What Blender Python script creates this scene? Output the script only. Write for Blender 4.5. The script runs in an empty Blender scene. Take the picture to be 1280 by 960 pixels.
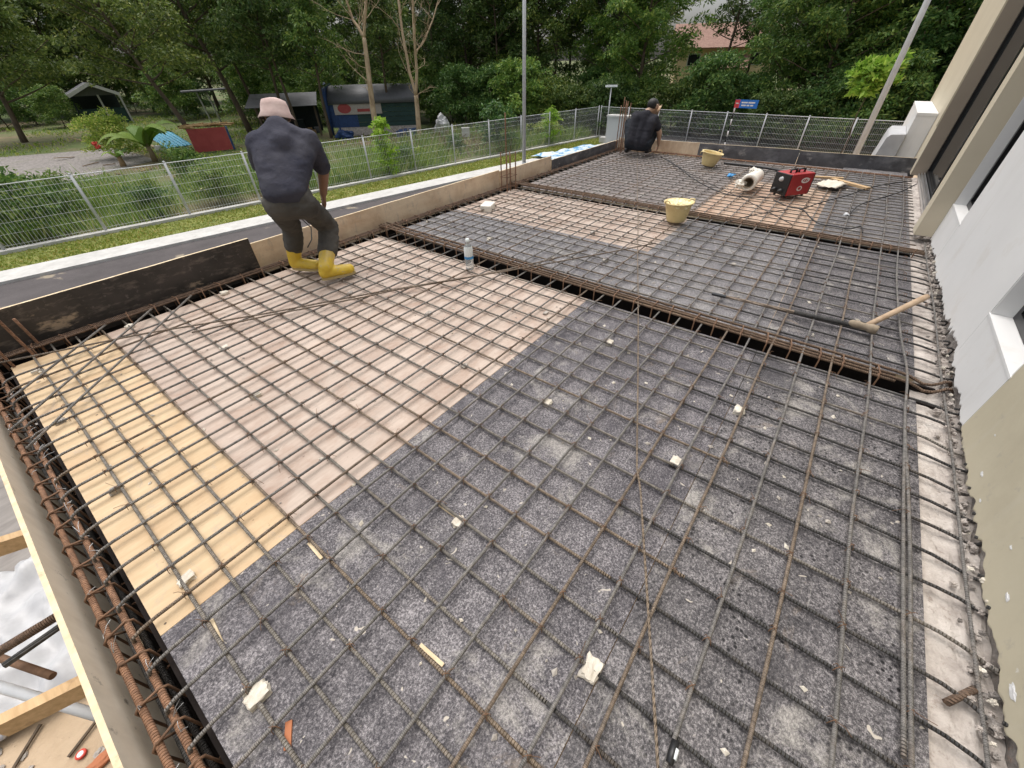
import bpy, math, random
import numpy as np
from mathutils import Vector, Matrix, noise

random.seed(7)
RNG = np.random.default_rng(11)
scene = bpy.context.scene
COL = scene.collection
H = 1.44            # camera height above the reinforcement mesh, metres
GZ = -2.88          # street level (the slab is one storey up)
DZ = -0.031         # top of the plywood deck

# ------------------------------------------------------------------ camera
RIGHT = Vector((0.60254316, -0.79790374, -0.01706945))
UP = Vector((0.51420444, 0.37177082, 0.77290378))
FWD = Vector((0.61035688, 0.47448507, -0.63429361))
F = 494.708
cd = bpy.data.cameras.new('camera')
cam = bpy.data.objects.new('camera', cd)
COL.objects.link(cam)
cd.sensor_width = 36.0
cd.lens = F / 1280 * 36.0
cd.clip_start = 0.02
cd.clip_end = 2000
cam.matrix_world = Matrix(((RIGHT.x, UP.x, -FWD.x, 0), (RIGHT.y, UP.y, -FWD.y, 0), (RIGHT.z, UP.z, -FWD.z, H), (0, 0, 0, 1)))
scene.camera = cam


def ray(x, y):
    return RIGHT * ((x - 640) / F) + UP * (-(y - 480) / F) + FWD


def gp(x, y, z=0.0):
    """point where the sight line through (x, y) meets the level z"""
    d = ray(x, y)
    return d * ((z - H) / d.z) + Vector((0, 0, H))


def at(x, y, r):
    """point on that sight line at horizontal distance r"""
    d = ray(x, y)
    return d * (r / math.hypot(d.x, d.y)) + Vector((0, 0, H))


def bearing(x, y, r, z=GZ):
    d = ray(x, y)
    k = r / math.hypot(d.x, d.y)
    return Vector((d.x * k, d.y * k, z))


# ------------------------------------------------------------------ materials
def new_mat(name):
    m = bpy.data.materials.new(name)
    m.use_nodes = True
    nt = m.node_tree
    b = nt.nodes['Principled BSDF']
    return m, nt, b


def N(nt, typ, **kw):
    n = nt.nodes.new(typ)
    for k, v in kw.items():
        if k.startswith('i_'):
            n.inputs[k[2:].replace('_', ' ')].default_value = v
        else:
            setattr(n, k, v)
    return n


def ramp(nt, stops, interp='LINEAR'):
    r = nt.nodes.new('ShaderNodeValToRGB')
    r.color_ramp.interpolation = interp
    els = r.color_ramp.elements
    while len(els) < len(stops):
        els.new(0.5)
    for e, (p, c) in zip(els, stops):
        e.position = p
        e.color = (c[0], c[1], c[2], 1) if hasattr(c, '__len__') else (c, c, c, 1)
    return r


def coords(nt, stretch=(1, 1, 1), kind='Object'):
    tc = nt.nodes.new('ShaderNodeTexCoord')
    mp = nt.nodes.new('ShaderNodeMapping')
    mp.inputs['Scale'].default_value = stretch
    nt.links.new(tc.outputs[kind], mp.inputs['Vector'])
    return mp.outputs['Vector']


def noise_node(nt, vec, scale, detail=4, rough=0.6, dist=0.0):
    n = nt.nodes.new('ShaderNodeTexNoise')
    n.inputs['Scale'].default_value = scale
    n.inputs['Detail'].default_value = detail
    n.inputs['Roughness'].default_value = rough
    n.inputs['Distortion'].default_value = dist
    nt.links.new(vec, n.inputs['Vector'])
    return n.outputs['Fac']


def mixc(nt, fac, a, b, mode='MIX'):
    m = nt.nodes.new('ShaderNodeMix')
    m.data_type = 'RGBA'
    m.blend_type = mode
    for s, v in ((0, fac), (6, a), (7, b)):
        if hasattr(v, 'links'):
            nt.links.new(v, m.inputs[s])
        elif s == 0:
            m.inputs[s].default_value = v
        else:
            m.inputs[s].default_value = (v[0], v[1], v[2], 1)
    return m.outputs[2]


def bump(nt, b, h, strength, dist):
    n = nt.nodes.new('ShaderNodeBump')
    n.inputs['Strength'].default_value = strength
    n.inputs['Distance'].default_value = dist
    nt.links.new(h, n.inputs['Height'])
    nt.links.new(n.outputs['Normal'], b.inputs['Normal'])


def noisy(name, stops, scale=6, rough=0.7, stretch=(1, 1, 1), detail=5, metal=0.0, bumps=None, layers=(), spec=0.5, nrough=0.62, dist=0.0):
    """colour from one noise through a ramp, then layers: (scale, stretch, lo, hi, colour, amount)"""
    m, nt, b = new_mat(name)
    v = coords(nt, stretch)
    f = noise_node(nt, v, scale, detail, nrough, dist)
    r = ramp(nt, stops)
    nt.links.new(f, r.inputs[0])
    c = r.outputs[0]
    for (sc, st, lo, hi, col, amt) in layers:
        vv = coords(nt, st)
        ff = noise_node(nt, vv, sc, 5, 0.65)
        rr = ramp(nt, [(lo, 0.0), (hi, amt)])
        nt.links.new(ff, rr.inputs[0])
        c = mixc(nt, rr.outputs[0], c, col)
    nt.links.new(c, b.inputs['Base Color'])
    b.inputs['Roughness'].default_value = rough
    b.inputs['Metallic'].default_value = metal
    b.inputs['Specular IOR Level'].default_value = spec
    if bumps:
        bs, bst, bd = bumps
        bump(nt, b, noise_node(nt, v, bs, 4), bst, bd)
    return m


def plain(name, col, rough=0.6, metal=0.0, var=0.12, scale=8, spec=0.5):
    lo = tuple(c * (1 - var) for c in col)
    hi = tuple(min(1, c * (1 + var)) for c in col)
    return noisy(name, [(0.3, lo), (0.7, hi)], scale=scale, rough=rough, metal=metal, spec=spec)


def leaf_mat(name, dark, light, trans=0.25, rough=0.5, yellow=None):
    m, nt, b = new_mat(name)
    g = nt.nodes.new('ShaderNodeNewGeometry')
    stops = [(0.0, dark), (0.75, light)]
    if yellow:
        stops.append((1.0, yellow))
    r = ramp(nt, stops)
    nt.links.new(g.outputs['Random Per Island'], r.inputs[0])
    oi = nt.nodes.new('ShaderNodeObjectInfo')
    tint = ramp(nt, [(0.0, (0.62, 0.72, 0.66)), (0.35, (0.95, 0.95, 0.9)), (0.7, (1.22, 1.08, 0.85)), (1.0, (1.5, 1.38, 1.0))])
    nt.links.new(oi.outputs['Random'], tint.inputs[0])
    hue = mixc(nt, 1.0, r.outputs[0], tint.outputs[0], 'MULTIPLY')
    nt.links.new(hue, b.inputs['Base Color'])
    b.inputs['Roughness'].default_value = rough
    b.inputs['Specular IOR Level'].default_value = 0.35
    t = nt.nodes.new('ShaderNodeBsdfTranslucent')
    nt.links.new(hue, t.inputs['Color'])
    mx = nt.nodes.new('ShaderNodeMixShader')
    mx.inputs[0].default_value = trans
    nt.links.new(b.outputs[0], mx.inputs[1])
    nt.links.new(t.outputs[0], mx.inputs[2])
    nt.links.new(mx.outputs[0], nt.nodes['Material Output'].inputs['Surface'])
    return m


def film_ply(name, base, light, spots, seed, pits=0.8):
    """black film-faced plywood, worn grey: fine cement crackle, dark pits, cloudy wear, pale cement stains"""
    m, nt, b = new_mat(name)
    tc = nt.nodes.new('ShaderNodeTexCoord')
    mp = nt.nodes.new('ShaderNodeMapping')
    mp.inputs['Location'].default_value = (seed * 3.1, seed * 1.7, 0)
    nt.links.new(tc.outputs['Object'], mp.inputs['Vector'])
    v = mp.outputs['Vector']
    fine = noise_node(nt, v, 150, 4, 0.85)
    mid_ = noise_node(nt, v, 16, 5, 0.7)
    big = noise_node(nt, v, 2.4, 6, 0.7, 0.4)
    a1 = N(nt, 'ShaderNodeMath', operation='MULTIPLY_ADD')
    nt.links.new(big, a1.inputs[0]); a1.inputs[1].default_value = 0.16; nt.links.new(fine, a1.inputs[2])
    a2 = N(nt, 'ShaderNodeMath', operation='MULTIPLY_ADD')
    nt.links.new(mid_, a2.inputs[0]); a2.inputs[1].default_value = 0.22; nt.links.new(a1.outputs[0], a2.inputs[2])
    r = ramp(nt, [(0.0, base), (0.52, tuple(x * 0.72 + y * 0.28 for x, y in zip(base, light))), (1.0, light)])
    mr = N(nt, 'ShaderNodeMapRange')
    nt.links.new(a2.outputs[0], mr.inputs['Value'])
    mr.inputs['From Min'].default_value = 0.575
    mr.inputs['From Max'].default_value = 0.84
    nt.links.new(mr.outputs[0], r.inputs[0])
    c = r.outputs[0]
    vo = N(nt, 'ShaderNodeTexVoronoi', i_Scale=48.0)
    nt.links.new(v, vo.inputs['Vector'])
    rv = ramp(nt, [(0.20, 1.0), (0.34, 0.0)])
    nt.links.new(vo.outputs['Distance'], rv.inputs[0])
    pn = noise_node(nt, v, 5, 4, 0.6)
    rpn = ramp(nt, [(0.42, 0.0), (0.6, pits)])
    nt.links.new(pn, rpn.inputs[0])
    mm = N(nt, 'ShaderNodeMath', operation='MULTIPLY')
    nt.links.new(rv.outputs[0], mm.inputs[0]); nt.links.new(rpn.outputs[0], mm.inputs[1])
    c = mixc(nt, mm.outputs[0], c, tuple(x * 0.35 for x in base))
    st = noise_node(nt, v, 2.8, 8, 0.72, 0.6)
    rs = ramp(nt, [(0.545, 0.0), (0.63, spots)])
    nt.links.new(st, rs.inputs[0])
    gr = N(nt, 'ShaderNodeMath', operation='MULTIPLY')
    nt.links.new(rs.outputs[0], gr.inputs[0]); 
    rf_ = ramp(nt, [(0.40, 0.35), (0.6, 1.0)])
    nt.links.new(fine, rf_.inputs[0]); nt.links.new(rf_.outputs[0], gr.inputs[1])
    c = mixc(nt, gr.outputs[0], c, (0.42, 0.395, 0.36))
    for rot_, sc_, lo_ in ((0.0, 3.0, 0.63), (1.1, 2.4, 0.66)):
        sv = nt.nodes.new('ShaderNodeMapping')
        sv.inputs['Rotation'].default_value = (0, 0, rot_)
        sv.inputs['Scale'].default_value = (1.2, 16.0, 1.0)
        nt.links.new(v, sv.inputs['Vector'])
        sc = noise_node(nt, sv.outputs['Vector'], sc_, 5, 0.6)
        rsc = ramp(nt, [(lo_, 0.0), (lo_ + .1, 0.4)])
        nt.links.new(sc, rsc.inputs[0])
        c = mixc(nt, rsc.outputs[0], c, (0.40, 0.38, 0.35))
    dk = noise_node(nt, v, 1.9, 7, 0.7, 0.5)
    rdk = ramp(nt, [(0.54, 0.0), (0.66, 0.6)])
    nt.links.new(dk, rdk.inputs[0])
    c = mixc(nt, rdk.outputs[0], c, tuple(x * 1.5 for x in base))
    br = noise_node(nt, v, 3.7, 7, 0.7, 0.9)
    rbr = ramp(nt, [(0.62, 0.0), (0.70, 0.45)])
    nt.links.new(br, rbr.inputs[0])
    c = mixc(nt, rbr.outputs[0], c, (0.30, 0.235, 0.175))
    sp = noise_node(nt, v, 27, 2, 0.5, 0.8)
    rp = ramp(nt, [(0.72, 0.0), (0.75, 0.9)])
    nt.links.new(sp, rp.inputs[0])
    c = mixc(nt, rp.outputs[0], c, (0.52, 0.47, 0.40))
    nt.links.new(c, b.inputs['Base Color'])
    b.inputs['Roughness'].default_value = 0.58
    b.inputs['Specular IOR Level'].default_value = 0.3
    bump(nt, b, fine, 0.3, 0.003)
    return m


def ply(name, lo, hi, stain, stain_amt, rough=0.75):
    m, nt, b = new_mat(name)
    v = coords(nt, (1.2, 16, 6))
    grain = noise_node(nt, v, 2.2, 6, 0.6, 0.4)
    r = ramp(nt, [(0.3, lo), (0.7, hi)])
    nt.links.new(grain, r.inputs[0])
    v2 = coords(nt, (1, 1.8, 1))
    st = noise_node(nt, v2, 3.0, 7, 0.7, 0.3)
    rs = ramp(nt, [(0.44, 0.0), (0.66, stain_amt)])
    nt.links.new(st, rs.inputs[0])
    c = mixc(nt, rs.outputs[0], r.outputs[0], stain)
    v3 = coords(nt, (1, 1, 1))
    d = noise_node(nt, v3, 1.3, 6, 0.7)
    rd = ramp(nt, [(0.5, 0.0), (0.75, 0.55)])
    nt.links.new(d, rd.inputs[0])
    c = mixc(nt, rd.outputs[0], c, tuple(min(1, x * 1.18) for x in hi))
    sp = noise_node(nt, v3, 38, 3, 0.6)
    rp = ramp(nt, [(0.70, 0.0), (0.75, 0.6)])
    nt.links.new(sp, rp.inputs[0])
    c = mixc(nt, rp.outputs[0], c, tuple(x * 0.35 for x in stain))
    vn = N(nt, 'ShaderNodeTexVoronoi', i_Scale=6.5)
    nt.links.new(v3, vn.inputs['Vector'])
    rn = ramp(nt, [(0.030, 0.9), (0.042, 0.0)])
    nt.links.new(vn.outputs['Distance'], rn.inputs[0])
    c = mixc(nt, rn.outputs[0], c, (0.06, 0.045, 0.035))
    v4 = coords(nt, (2.2, 1, 1))
    mud = noise_node(nt, v4, 4.5, 8, 0.75, 0.8)
    rm_ = ramp(nt, [(0.56, 0.0), (0.64, stain_amt * .6)])
    nt.links.new(mud, rm_.inputs[0])
    c = mixc(nt, rm_.outputs[0], c, (0.36, 0.31, 0.265))
    nt.links.new(c, b.inputs['Base Color'])
    b.inputs['Roughness'].default_value = rough
    bump(nt, b, grain, 0.15, 0.002)
    return m


def rebar_mat(name, lo, mid, hi, axis, pitch=105, rough=0.6, metal=0.25):
    """ribbed bar: bands across the bar's axis, patchy rust"""
    m, nt, b = new_mat(name)
    v = coords(nt)
    f = noise_node(nt, v, 5, 6, 0.7)
    r = ramp(nt, [(0.3, lo), (0.52, mid), (0.72, hi)])
    nt.links.new(f, r.inputs[0])
    f2 = noise_node(nt, v, 60, 3, 0.6)
    r2 = ramp(nt, [(0.35, 0.55), (0.65, 1.0)])
    nt.links.new(f2, r2.inputs[0])
    c = mixc(nt, 1.0, r.outputs[0], r2.outputs[0], 'MULTIPLY')
    nt.links.new(c, b.inputs['Base Color'])
    b.inputs['Roughness'].default_value = rough
    b.inputs['Metallic'].default_value = metal
    w = N(nt, 'ShaderNodeTexWave', wave_type='BANDS', bands_direction=axis, i_Scale=pitch / 3.14)
    w.inputs['Distortion'].default_value = 0.0
    nt.links.new(v, w.inputs['Vector'])
    bump(nt, b, w.outputs['Fac'], 1.0, 0.006)
    return m


M = {}
M['bar_x'] = rebar_mat('steel_bar_grey', (0.21, 0.198, 0.185), (0.31, 0.29, 0.268), (0.31, 0.25, 0.20), 'X', metal=0.0)
M['bar_y'] = rebar_mat('steel_bar_dusty', (0.205, 0.188, 0.17), (0.31, 0.28, 0.24), (0.34, 0.27, 0.205), 'Y', metal=0.0)
M['bar_xr'] = rebar_mat('steel_bar_rusty', (0.23, 0.175, 0.13), (0.32, 0.245, 0.18), (0.28, 0.235, 0.195), 'X', metal=0.0)
M['bar_yr'] = rebar_mat('steel_bar_rusty_cross', (0.23, 0.175, 0.13), (0.34, 0.26, 0.185), (0.29, 0.24, 0.195), 'Y', metal=0.0)
M['bar_dark'] = rebar_mat('steel_bar_dark', (0.07, 0.068, 0.066), (0.12, 0.115, 0.11), (0.17, 0.14, 0.115), 'Y')
M['cage_y'] = rebar_mat('cage_bar_rust', (0.30, 0.155, 0.085), (0.40, 0.215, 0.125), (0.26, 0.16, 0.105), 'Y', rough=0.8, metal=0.0)
M['cage_b'] = rebar_mat('cage_bar_brown', (0.17, 0.11, 0.07), (0.24, 0.155, 0.10), (0.20, 0.14, 0.10), 'Y', rough=0.8, metal=0.0)
M['cage_x'] = rebar_mat('cage_bar_rust_long', (0.19, 0.12, 0.08), (0.24, 0.155, 0.105), (0.16, 0.115, 0.085), 'X', rough=0.8, metal=0.0)
M['stirrup'] = plain('stirrup_rust', (0.17, 0.095, 0.055), 0.8, var=0.35, scale=20)
M['wire'] = plain('tie_wire_galvanised', (0.5, 0.5, 0.5), 0.35, 0.8)
M['film_a'] = film_ply('black_film_plywood_a', (0.028, 0.025, 0.031), (0.37, 0.345, 0.355), 0.7, 1, 0.4)
M['film_b'] = film_ply('black_film_plywood_b', (0.028, 0.026, 0.030), (0.37, 0.345, 0.345), 0.75, 2, 1.0)
M['film_c'] = film_ply('black_film_plywood_c', (0.07, 0.066, 0.073), (0.46, 0.44, 0.435), 0.5, 3, 0.4)
M['film_d'] = film_ply('grey_plywood_dusty', (0.15, 0.13, 0.125), (0.48, 0.42, 0.39), 0.6, 4, 0.2)
M['film_form'] = noisy('black_form_board', [(0.3, (0.022, 0.020, 0.019)), (0.7, (0.06, 0.05, 0.046))], 5, 0.5,
                       layers=[(3, (1, 1, 2), 0.60, 0.66, (0.40, 0.31, 0.22), 0.8), (9, (1, 1, 3), 0.52, 0.70, (0.20, 0.165, 0.14), 0.6), (26, (1, 1, 1), 0.60, 0.70, (0.22, 0.19, 0.17), 0.5)], bumps=(60, 0.2, 0.002))
M['film_form_grey'] = noisy('grey_worn_form_board', [(0.3, (0.05, 0.05, 0.055)), (0.7, (0.13, 0.13, 0.14))], 5, 0.6,
                            layers=[(3, (1, 1, 2), 0.5, 0.7, (0.24, 0.24, 0.25), 0.7), (6, (1, 1, 2), 0.6, 0.7, (0.4, 0.38, 0.36), 0.6)])
M['ply_pink'] = ply('pinkish_plywood', (0.40, 0.32, 0.265), (0.53, 0.435, 0.365), (0.33, 0.225, 0.17), 0.8)
M['ply_yellow'] = ply('yellow_plywood', (0.50, 0.365, 0.215), (0.61, 0.465, 0.295), (0.46, 0.30, 0.165), 0.6)
M['ply_peach'] = ply('peach_plywood', (0.47, 0.335, 0.245), (0.58, 0.43, 0.32), (0.40, 0.24, 0.16), 0.6)
M['ply_form'] = ply('tan_form_plywood', (0.68, 0.53, 0.37), (0.80, 0.66, 0.49), (0.46, 0.28, 0.16), 0.6)
M['ply_grey'] = noisy('cement_stained_form_plywood', [(0.3, (0.70, 0.60, 0.47)), (0.7, (0.83, 0.73, 0.59))], 6, 0.8, stretch=(1, 2, 1),
                      layers=[(14, (1, 1, 1), 0.62, 0.72, (0.16, 0.13, 0.10), 0.8), (2.5, (1, 1, 1), 0.5, 0.7, (0.58, 0.50, 0.40), 0.6)], bumps=(40, 0.2, 0.003))
M['ply_edge'] = noisy('raw_plywood_edge', [(0.3, (0.62, 0.48, 0.30)), (0.7, (0.78, 0.66, 0.46))], 20, 0.85, layers=[(9, (1, 1, 1), 0.58, 0.7, (0.35, 0.2, 0.1), 0.6)])
M['form_dark'] = plain('beam_form_board_dark', (0.016, 0.013, 0.012), 0.9, var=0.4, spec=0.1)  # board colour darkened to take in the deep shade of the trenches
M['timber'] = noisy('sawn_timber', [(0.3, (0.46, 0.30, 0.15)), (0.7, (0.66, 0.46, 0.26))], 5, 0.8, stretch=(8, 1, 8), layers=[(10, (1, 1, 1), 0.6, 0.72, (0.25, 0.15, 0.08), 0.6)])
M['concrete'] = noisy('rough_concrete', [(0.25, (0.22, 0.19, 0.17)), (0.5, (0.46, 0.41, 0.37)), (0.75, (0.62, 0.57, 0.52))], 9, 0.95,
                      layers=[(30, (1, 1, 1), 0.58, 0.7, (0.20, 0.15, 0.12), 0.6)], bumps=(45, 0.8, 0.012))
M['concrete_dark'] = noisy('hacked_wall_concrete', [(0.25, (0.12, 0.11, 0.10)), (0.5, (0.29, 0.26, 0.235)), (0.75, (0.48, 0.44, 0.40))], 14, 0.95,
                           layers=[(20, (1, 1, 1), 0.6, 0.7, (0.35, 0.18, 0.11), 0.5)], bumps=(40, 1.0, 0.02))
M['chunk'] = noisy('cement_chunk', [(0.3, (0.50, 0.45, 0.37)), (0.7, (0.72, 0.67, 0.58))], 18, 0.95, bumps=(50, 0.6, 0.006))
M['chunk_grey'] = noisy('grey_cement_chunk', [(0.3, (0.30, 0.27, 0.24)), (0.7, (0.48, 0.44, 0.39))], 18, 0.95, bumps=(50, 0.6, 0.006))
M['wall_white'] = noisy('white_wall_paint', [(0.3, (0.72, 0.715, 0.70)), (0.7, (0.78, 0.775, 0.76))], 2, 0.7,
                        layers=[(4, (1, 1, 1), 0.56, 0.72, (0.60, 0.56, 0.50), 0.40), (7, (1, 1, .15), 0.58, 0.75, (0.56, 0.53, 0.48), 0.30), (26, (1, 1, 1), 0.70, 0.76, (0.5, 0.47, 0.42), 0.35)], bumps=(35, 0.12, 0.004))
M['wall_beige'] = noisy('beige_wall_paint', [(0.3, (0.53, 0.475, 0.345)), (0.7, (0.58, 0.525, 0.39))], 2, 0.7,
                        layers=[(17, (1, 1, 1), 0.71, 0.74, (0.72, 0.70, 0.64), 0.9), (3, (1, 1, 1), 0.50, 0.70, (0.47, 0.415, 0.30), 0.6), (8, (1, 1, .15), 0.56, 0.72, (0.58, 0.54, 0.44), 0.5), (13, (1, 1, 1), 0.62, 0.68, (0.44, 0.40, 0.32), 0.5)], bumps=(35, 0.15, 0.004))
M['pilaster'] = noisy('cream_pilaster_paint', [(0.3, (0.58, 0.51, 0.38)), (0.7, (0.64, 0.57, 0.435))], 2, 0.7, bumps=(35, 0.12, 0.004))
M['pilaster_shade'] = noisy('pilaster_shade_brown', [(0.3, (0.33, 0.275, 0.21)), (0.7, (0.37, 0.31, 0.24))], 2, 0.7)  # pilaster colour browned to carry the weaker light on the -X face
M['black_frame'] = plain('black_aluminium', (0.012, 0.012, 0.013), 0.35, 0.3)
M['silver'] = plain('bare_aluminium', (0.6, 0.6, 0.6), 0.3, 0.8)
m, nt, b = new_mat('dark_window_glass')
b.inputs['Base Color'].default_value = (0.015, 0.018, 0.02, 1)
b.inputs['Roughness'].default_value = 0.06
M['dark_glass'] = m
M['asphalt'] = noisy('asphalt', [(0.3, (0.058, 0.050, 0.050)), (0.7, (0.092, 0.080, 0.080))], 1.2, 0.9,
                     layers=[(40, (1, 1, 1), 0.55, 0.7, (0.15, 0.14, 0.13), 0.5), (0.7, (1, 1, 1), 0.62, 0.66, (0.45, 0.38, 0.26), 0.5)])
M['kerb_conc'] = noisy('pale_concrete', [(0.3, (0.44, 0.43, 0.405)), (0.7, (0.58, 0.57, 0.54))], 3, 0.9, layers=[(7, (1, 1, 1), 0.58, 0.72, (0.33, 0.31, 0.28), 0.55)])
M['verge'] = noisy('grass_soil', [(0.3, (0.12, 0.15, 0.03)), (0.55, (0.20, 0.22, 0.05)), (0.8, (0.30, 0.24, 0.10))], 1.6, 0.95, bumps=(30, 0.6, 0.05))
M['ground'] = noisy('garden_ground', [(0.30, (0.04, 0.065, 0.015)), (0.45, (0.08, 0.12, 0.028)), (0.58, (0.14, 0.12, 0.06)), (0.74, (0.27, 0.17, 0.10))], 0.16, 0.95, detail=8,
                    layers=[(1.4, (1, 1, 1), 0.5, 0.7, (0.14, 0.17, 0.05), 0.6), (9, (1, 1, 1), 0.55, 0.7, (0.10, 0.09, 0.06), 0.5)], bumps=(3, 0.6, 0.2))
M['gravel'] = noisy('grey_gravel', [(0.3, (0.15, 0.135, 0.125)), (0.7, (0.33, 0.30, 0.28))], 7, 0.95, layers=[(0.8, (1, 1, 1), 0.55, 0.7, (0.14, 0.16, 0.06), 0.5)], bumps=(8, 0.8, 0.08))
M['yard_tan'] = noisy('sandy_yard', [(0.3, (0.42, 0.31, 0.20)), (0.7, (0.56, 0.43, 0.30))], 1.2, 0.95, layers=[(6, (1, 1, 1), 0.55, 0.75, (0.34, 0.25, 0.17), 0.6), (14, (1, 1, 1), 0.66, 0.72, (0.2, 0.15, 0.1), 0.6)], bumps=(9, 0.5, 0.05))
M['yard_grey'] = noisy('muddy_grey_yard', [(0.3, (0.19, 0.17, 0.155)), (0.7, (0.30, 0.275, 0.25))], 2.0, 0.9, stretch=(1, 3, 1), dist=0.7, layers=[(3, (1, 2, 1), 0.58, 0.7, (0.12, 0.11, 0.10), 0.6)])
M['bark'] = noisy('brown_bark', [(0.3, (0.06, 0.045, 0.03)), (0.7, (0.15, 0.11, 0.075))], 6, 0.95, stretch=(1, 1, 0.25), bumps=(12, 0.8, 0.05))
M['bark_mid'] = noisy('grey_brown_bark', [(0.3, (0.13, 0.10, 0.07)), (0.7, (0.26, 0.21, 0.15))], 6, 0.95, stretch=(1, 1, 0.25))
M['bark_pale'] = noisy('pale_dry_bark', [(0.3, (0.36, 0.26, 0.16)), (0.7, (0.58, 0.45, 0.31))], 6, 0.95, stretch=(1, 1, 0.2), layers=[(4, (1, 1, .4), 0.55, 0.7, (0.18, 0.11, 0.06), 0.6)])
M['leaf_dark'] = leaf_mat('leaves_dark', (0.035, 0.082, 0.020), (0.106, 0.177, 0.043), 0.3, yellow=(0.227, 0.284, 0.085))
M['leaf_mid'] = leaf_mat('leaves_mid', (0.043, 0.111, 0.028), (0.128, 0.234, 0.057), 0.32, yellow=(0.270, 0.355, 0.099))
M['leaf_olive'] = leaf_mat('leaves_olive', (0.057, 0.102, 0.021), (0.170, 0.234, 0.054), 0.32, yellow=(0.341, 0.369, 0.099))
M['leaf_bright'] = leaf_mat('leaves_bright', (0.14, 0.30, 0.035), (0.28, 0.46, 0.07), 0.4, yellow=(0.38, 0.52, 0.12))
M['leaf_weed'] = leaf_mat('weed_blades', (0.099, 0.185, 0.035), (0.270, 0.383, 0.085), 0.35, yellow=(0.500, 0.483, 0.227))
M['leaf_grass'] = leaf_mat('lawn_blades', (0.12, 0.20, 0.03), (0.24, 0.30, 0.06), 0.3, yellow=(0.38, 0.32, 0.13))
M['leaf_grey'] = leaf_mat('grey_green_fronds', (0.05, 0.075, 0.06), (0.11, 0.15, 0.12), 0.2)
M['leaf_banana'] = leaf_mat('banana_leaf', (0.10, 0.20, 0.04), (0.22, 0.34, 0.08), 0.35)
M['leaf_dry'] = leaf_mat('dry_leaf', (0.20, 0.13, 0.07), (0.34, 0.24, 0.14), 0.15)
M['petal'] = plain('red_petal', (0.55, 0.05, 0.03), 0.6)
M['galv'] = plain('galvanised_steel', (0.50, 0.51, 0.52), 0.45, 0.0, var=0.08)
M['fence_wire'] = plain('fence_wire', (0.62, 0.64, 0.64), 0.5, 0.0, var=0.05)
M['skin'] = plain('brown_skin', (0.22, 0.115, 0.07), 0.55, var=0.08)
M['skin_pale'] = plain('light_brown_skin', (0.45, 0.29, 0.20), 0.55, var=0.08)
M['hair'] = plain('black_hair', (0.012, 0.011, 0.010), 0.6)
M['shirt'] = noisy('faded_navy_shirt', [(0.3, (0.030, 0.032, 0.050)), (0.7, (0.060, 0.060, 0.078))], 4, 0.9, layers=[(2.2, (1, 1, 1), 0.5, 0.7, (0.085, 0.085, 0.10), 0.6)], bumps=(9, 0.5, 0.03), spec=0.2)
M['trouser'] = noisy('charcoal_trousers', [(0.3, (0.055, 0.052, 0.048)), (0.7, (0.10, 0.094, 0.085))], 5, 0.9, bumps=(14, 0.6, 0.025), spec=0.2)
M['shirt_dark'] = noisy('black_shirt', [(0.3, (0.016, 0.016, 0.021)), (0.7, (0.045, 0.045, 0.054))], 4, 0.9, bumps=(9, 0.5, 0.03), spec=0.2)
M['trouser_dark'] = noisy('black_trousers', [(0.3, (0.012, 0.015, 0.02)), (0.7, (0.028, 0.032, 0.04))], 4, 0.9, bumps=(12, 0.5, 0.03), spec=0.2)
M['boot'] = noisy('yellow_rubber', [(0.3, (0.62, 0.42, 0.03)), (0.7, (0.74, 0.52, 0.06))], 5, 0.45, layers=[(6, (1, 1, 1), 0.52, 0.70, (0.50, 0.38, 0.16), 0.7), (22, (1, 1, 1), 0.60, 0.70, (0.42, 0.36, 0.26), 0.7)])
M['boot_sole'] = plain('pale_boot_sole', (0.48, 0.38, 0.18), 0.7)
M['hat'] = noisy('pinkish_cotton', [(0.3, (0.50, 0.36, 0.33)), (0.7, (0.66, 0.52, 0.48))], 9, 0.9, bumps=(30, 0.5, 0.006))
M['hat_shade'] = plain('hat_shade_dark', (0.02, 0.018, 0.018), 0.8)
M['black_plastic'] = plain('black_plastic', (0.018, 0.018, 0.019), 0.4)
M['cable'] = plain('black_cable', (0.025, 0.024, 0.024), 0.5)
M['red_paint'] = noisy('red_painted_metal', [(0.3, (0.33, 0.022, 0.025)), (0.7, (0.42, 0.035, 0.035))], 5, 0.4)
M['white_mark'] = plain('white_print', (0.75, 0.72, 0.70), 0.6)
M['bucket'] = noisy('yellow_rubber_bucket', [(0.3, (0.66, 0.52, 0.24)), (0.7, (0.76, 0.62, 0.33))], 6, 0.6, layers=[(10, (1, 1, 1), 0.58, 0.7, (0.5, 0.40, 0.24), 0.5)])
M['bucket_fill'] = plain('cream_rags', (0.80, 0.72, 0.45), 0.8)
M['wood_handle'] = noisy('worn_handle_wood', [(0.3, (0.34, 0.23, 0.14)), (0.7, (0.50, 0.37, 0.25))], 10, 0.7, stretch=(1, 1, 1))
M['dusty_iron'] = plain('dusty_iron', (0.30, 0.24, 0.17), 0.8, var=0.3, scale=20)
M['paper'] = plain('white_wrapping', (0.74, 0.70, 0.62), 0.8, var=0.1)
M['cloth'] = plain('cream_cloth', (0.66, 0.60, 0.50), 0.9, var=0.1)
M['white_sheet'] = noisy('white_plastic_sheet', [(0.3, (0.40, 0.40, 0.41)), (0.7, (0.56, 0.56, 0.56))], 3, 0.45, layers=[(9, (1, 1, 1), 0.66, 0.74, (0.4, 0.37, 0.33), 0.5)])
M['blue_tarp'] = noisy('blue_white_tarp', [(0.45, (0.10, 0.30, 0.52)), (0.52, (0.62, 0.70, 0.76))], 2.5, 0.5)
M['blue_paint'] = plain('faded_blue_sheet', (0.014, 0.045, 0.14), 0.6, var=0.3)
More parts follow.
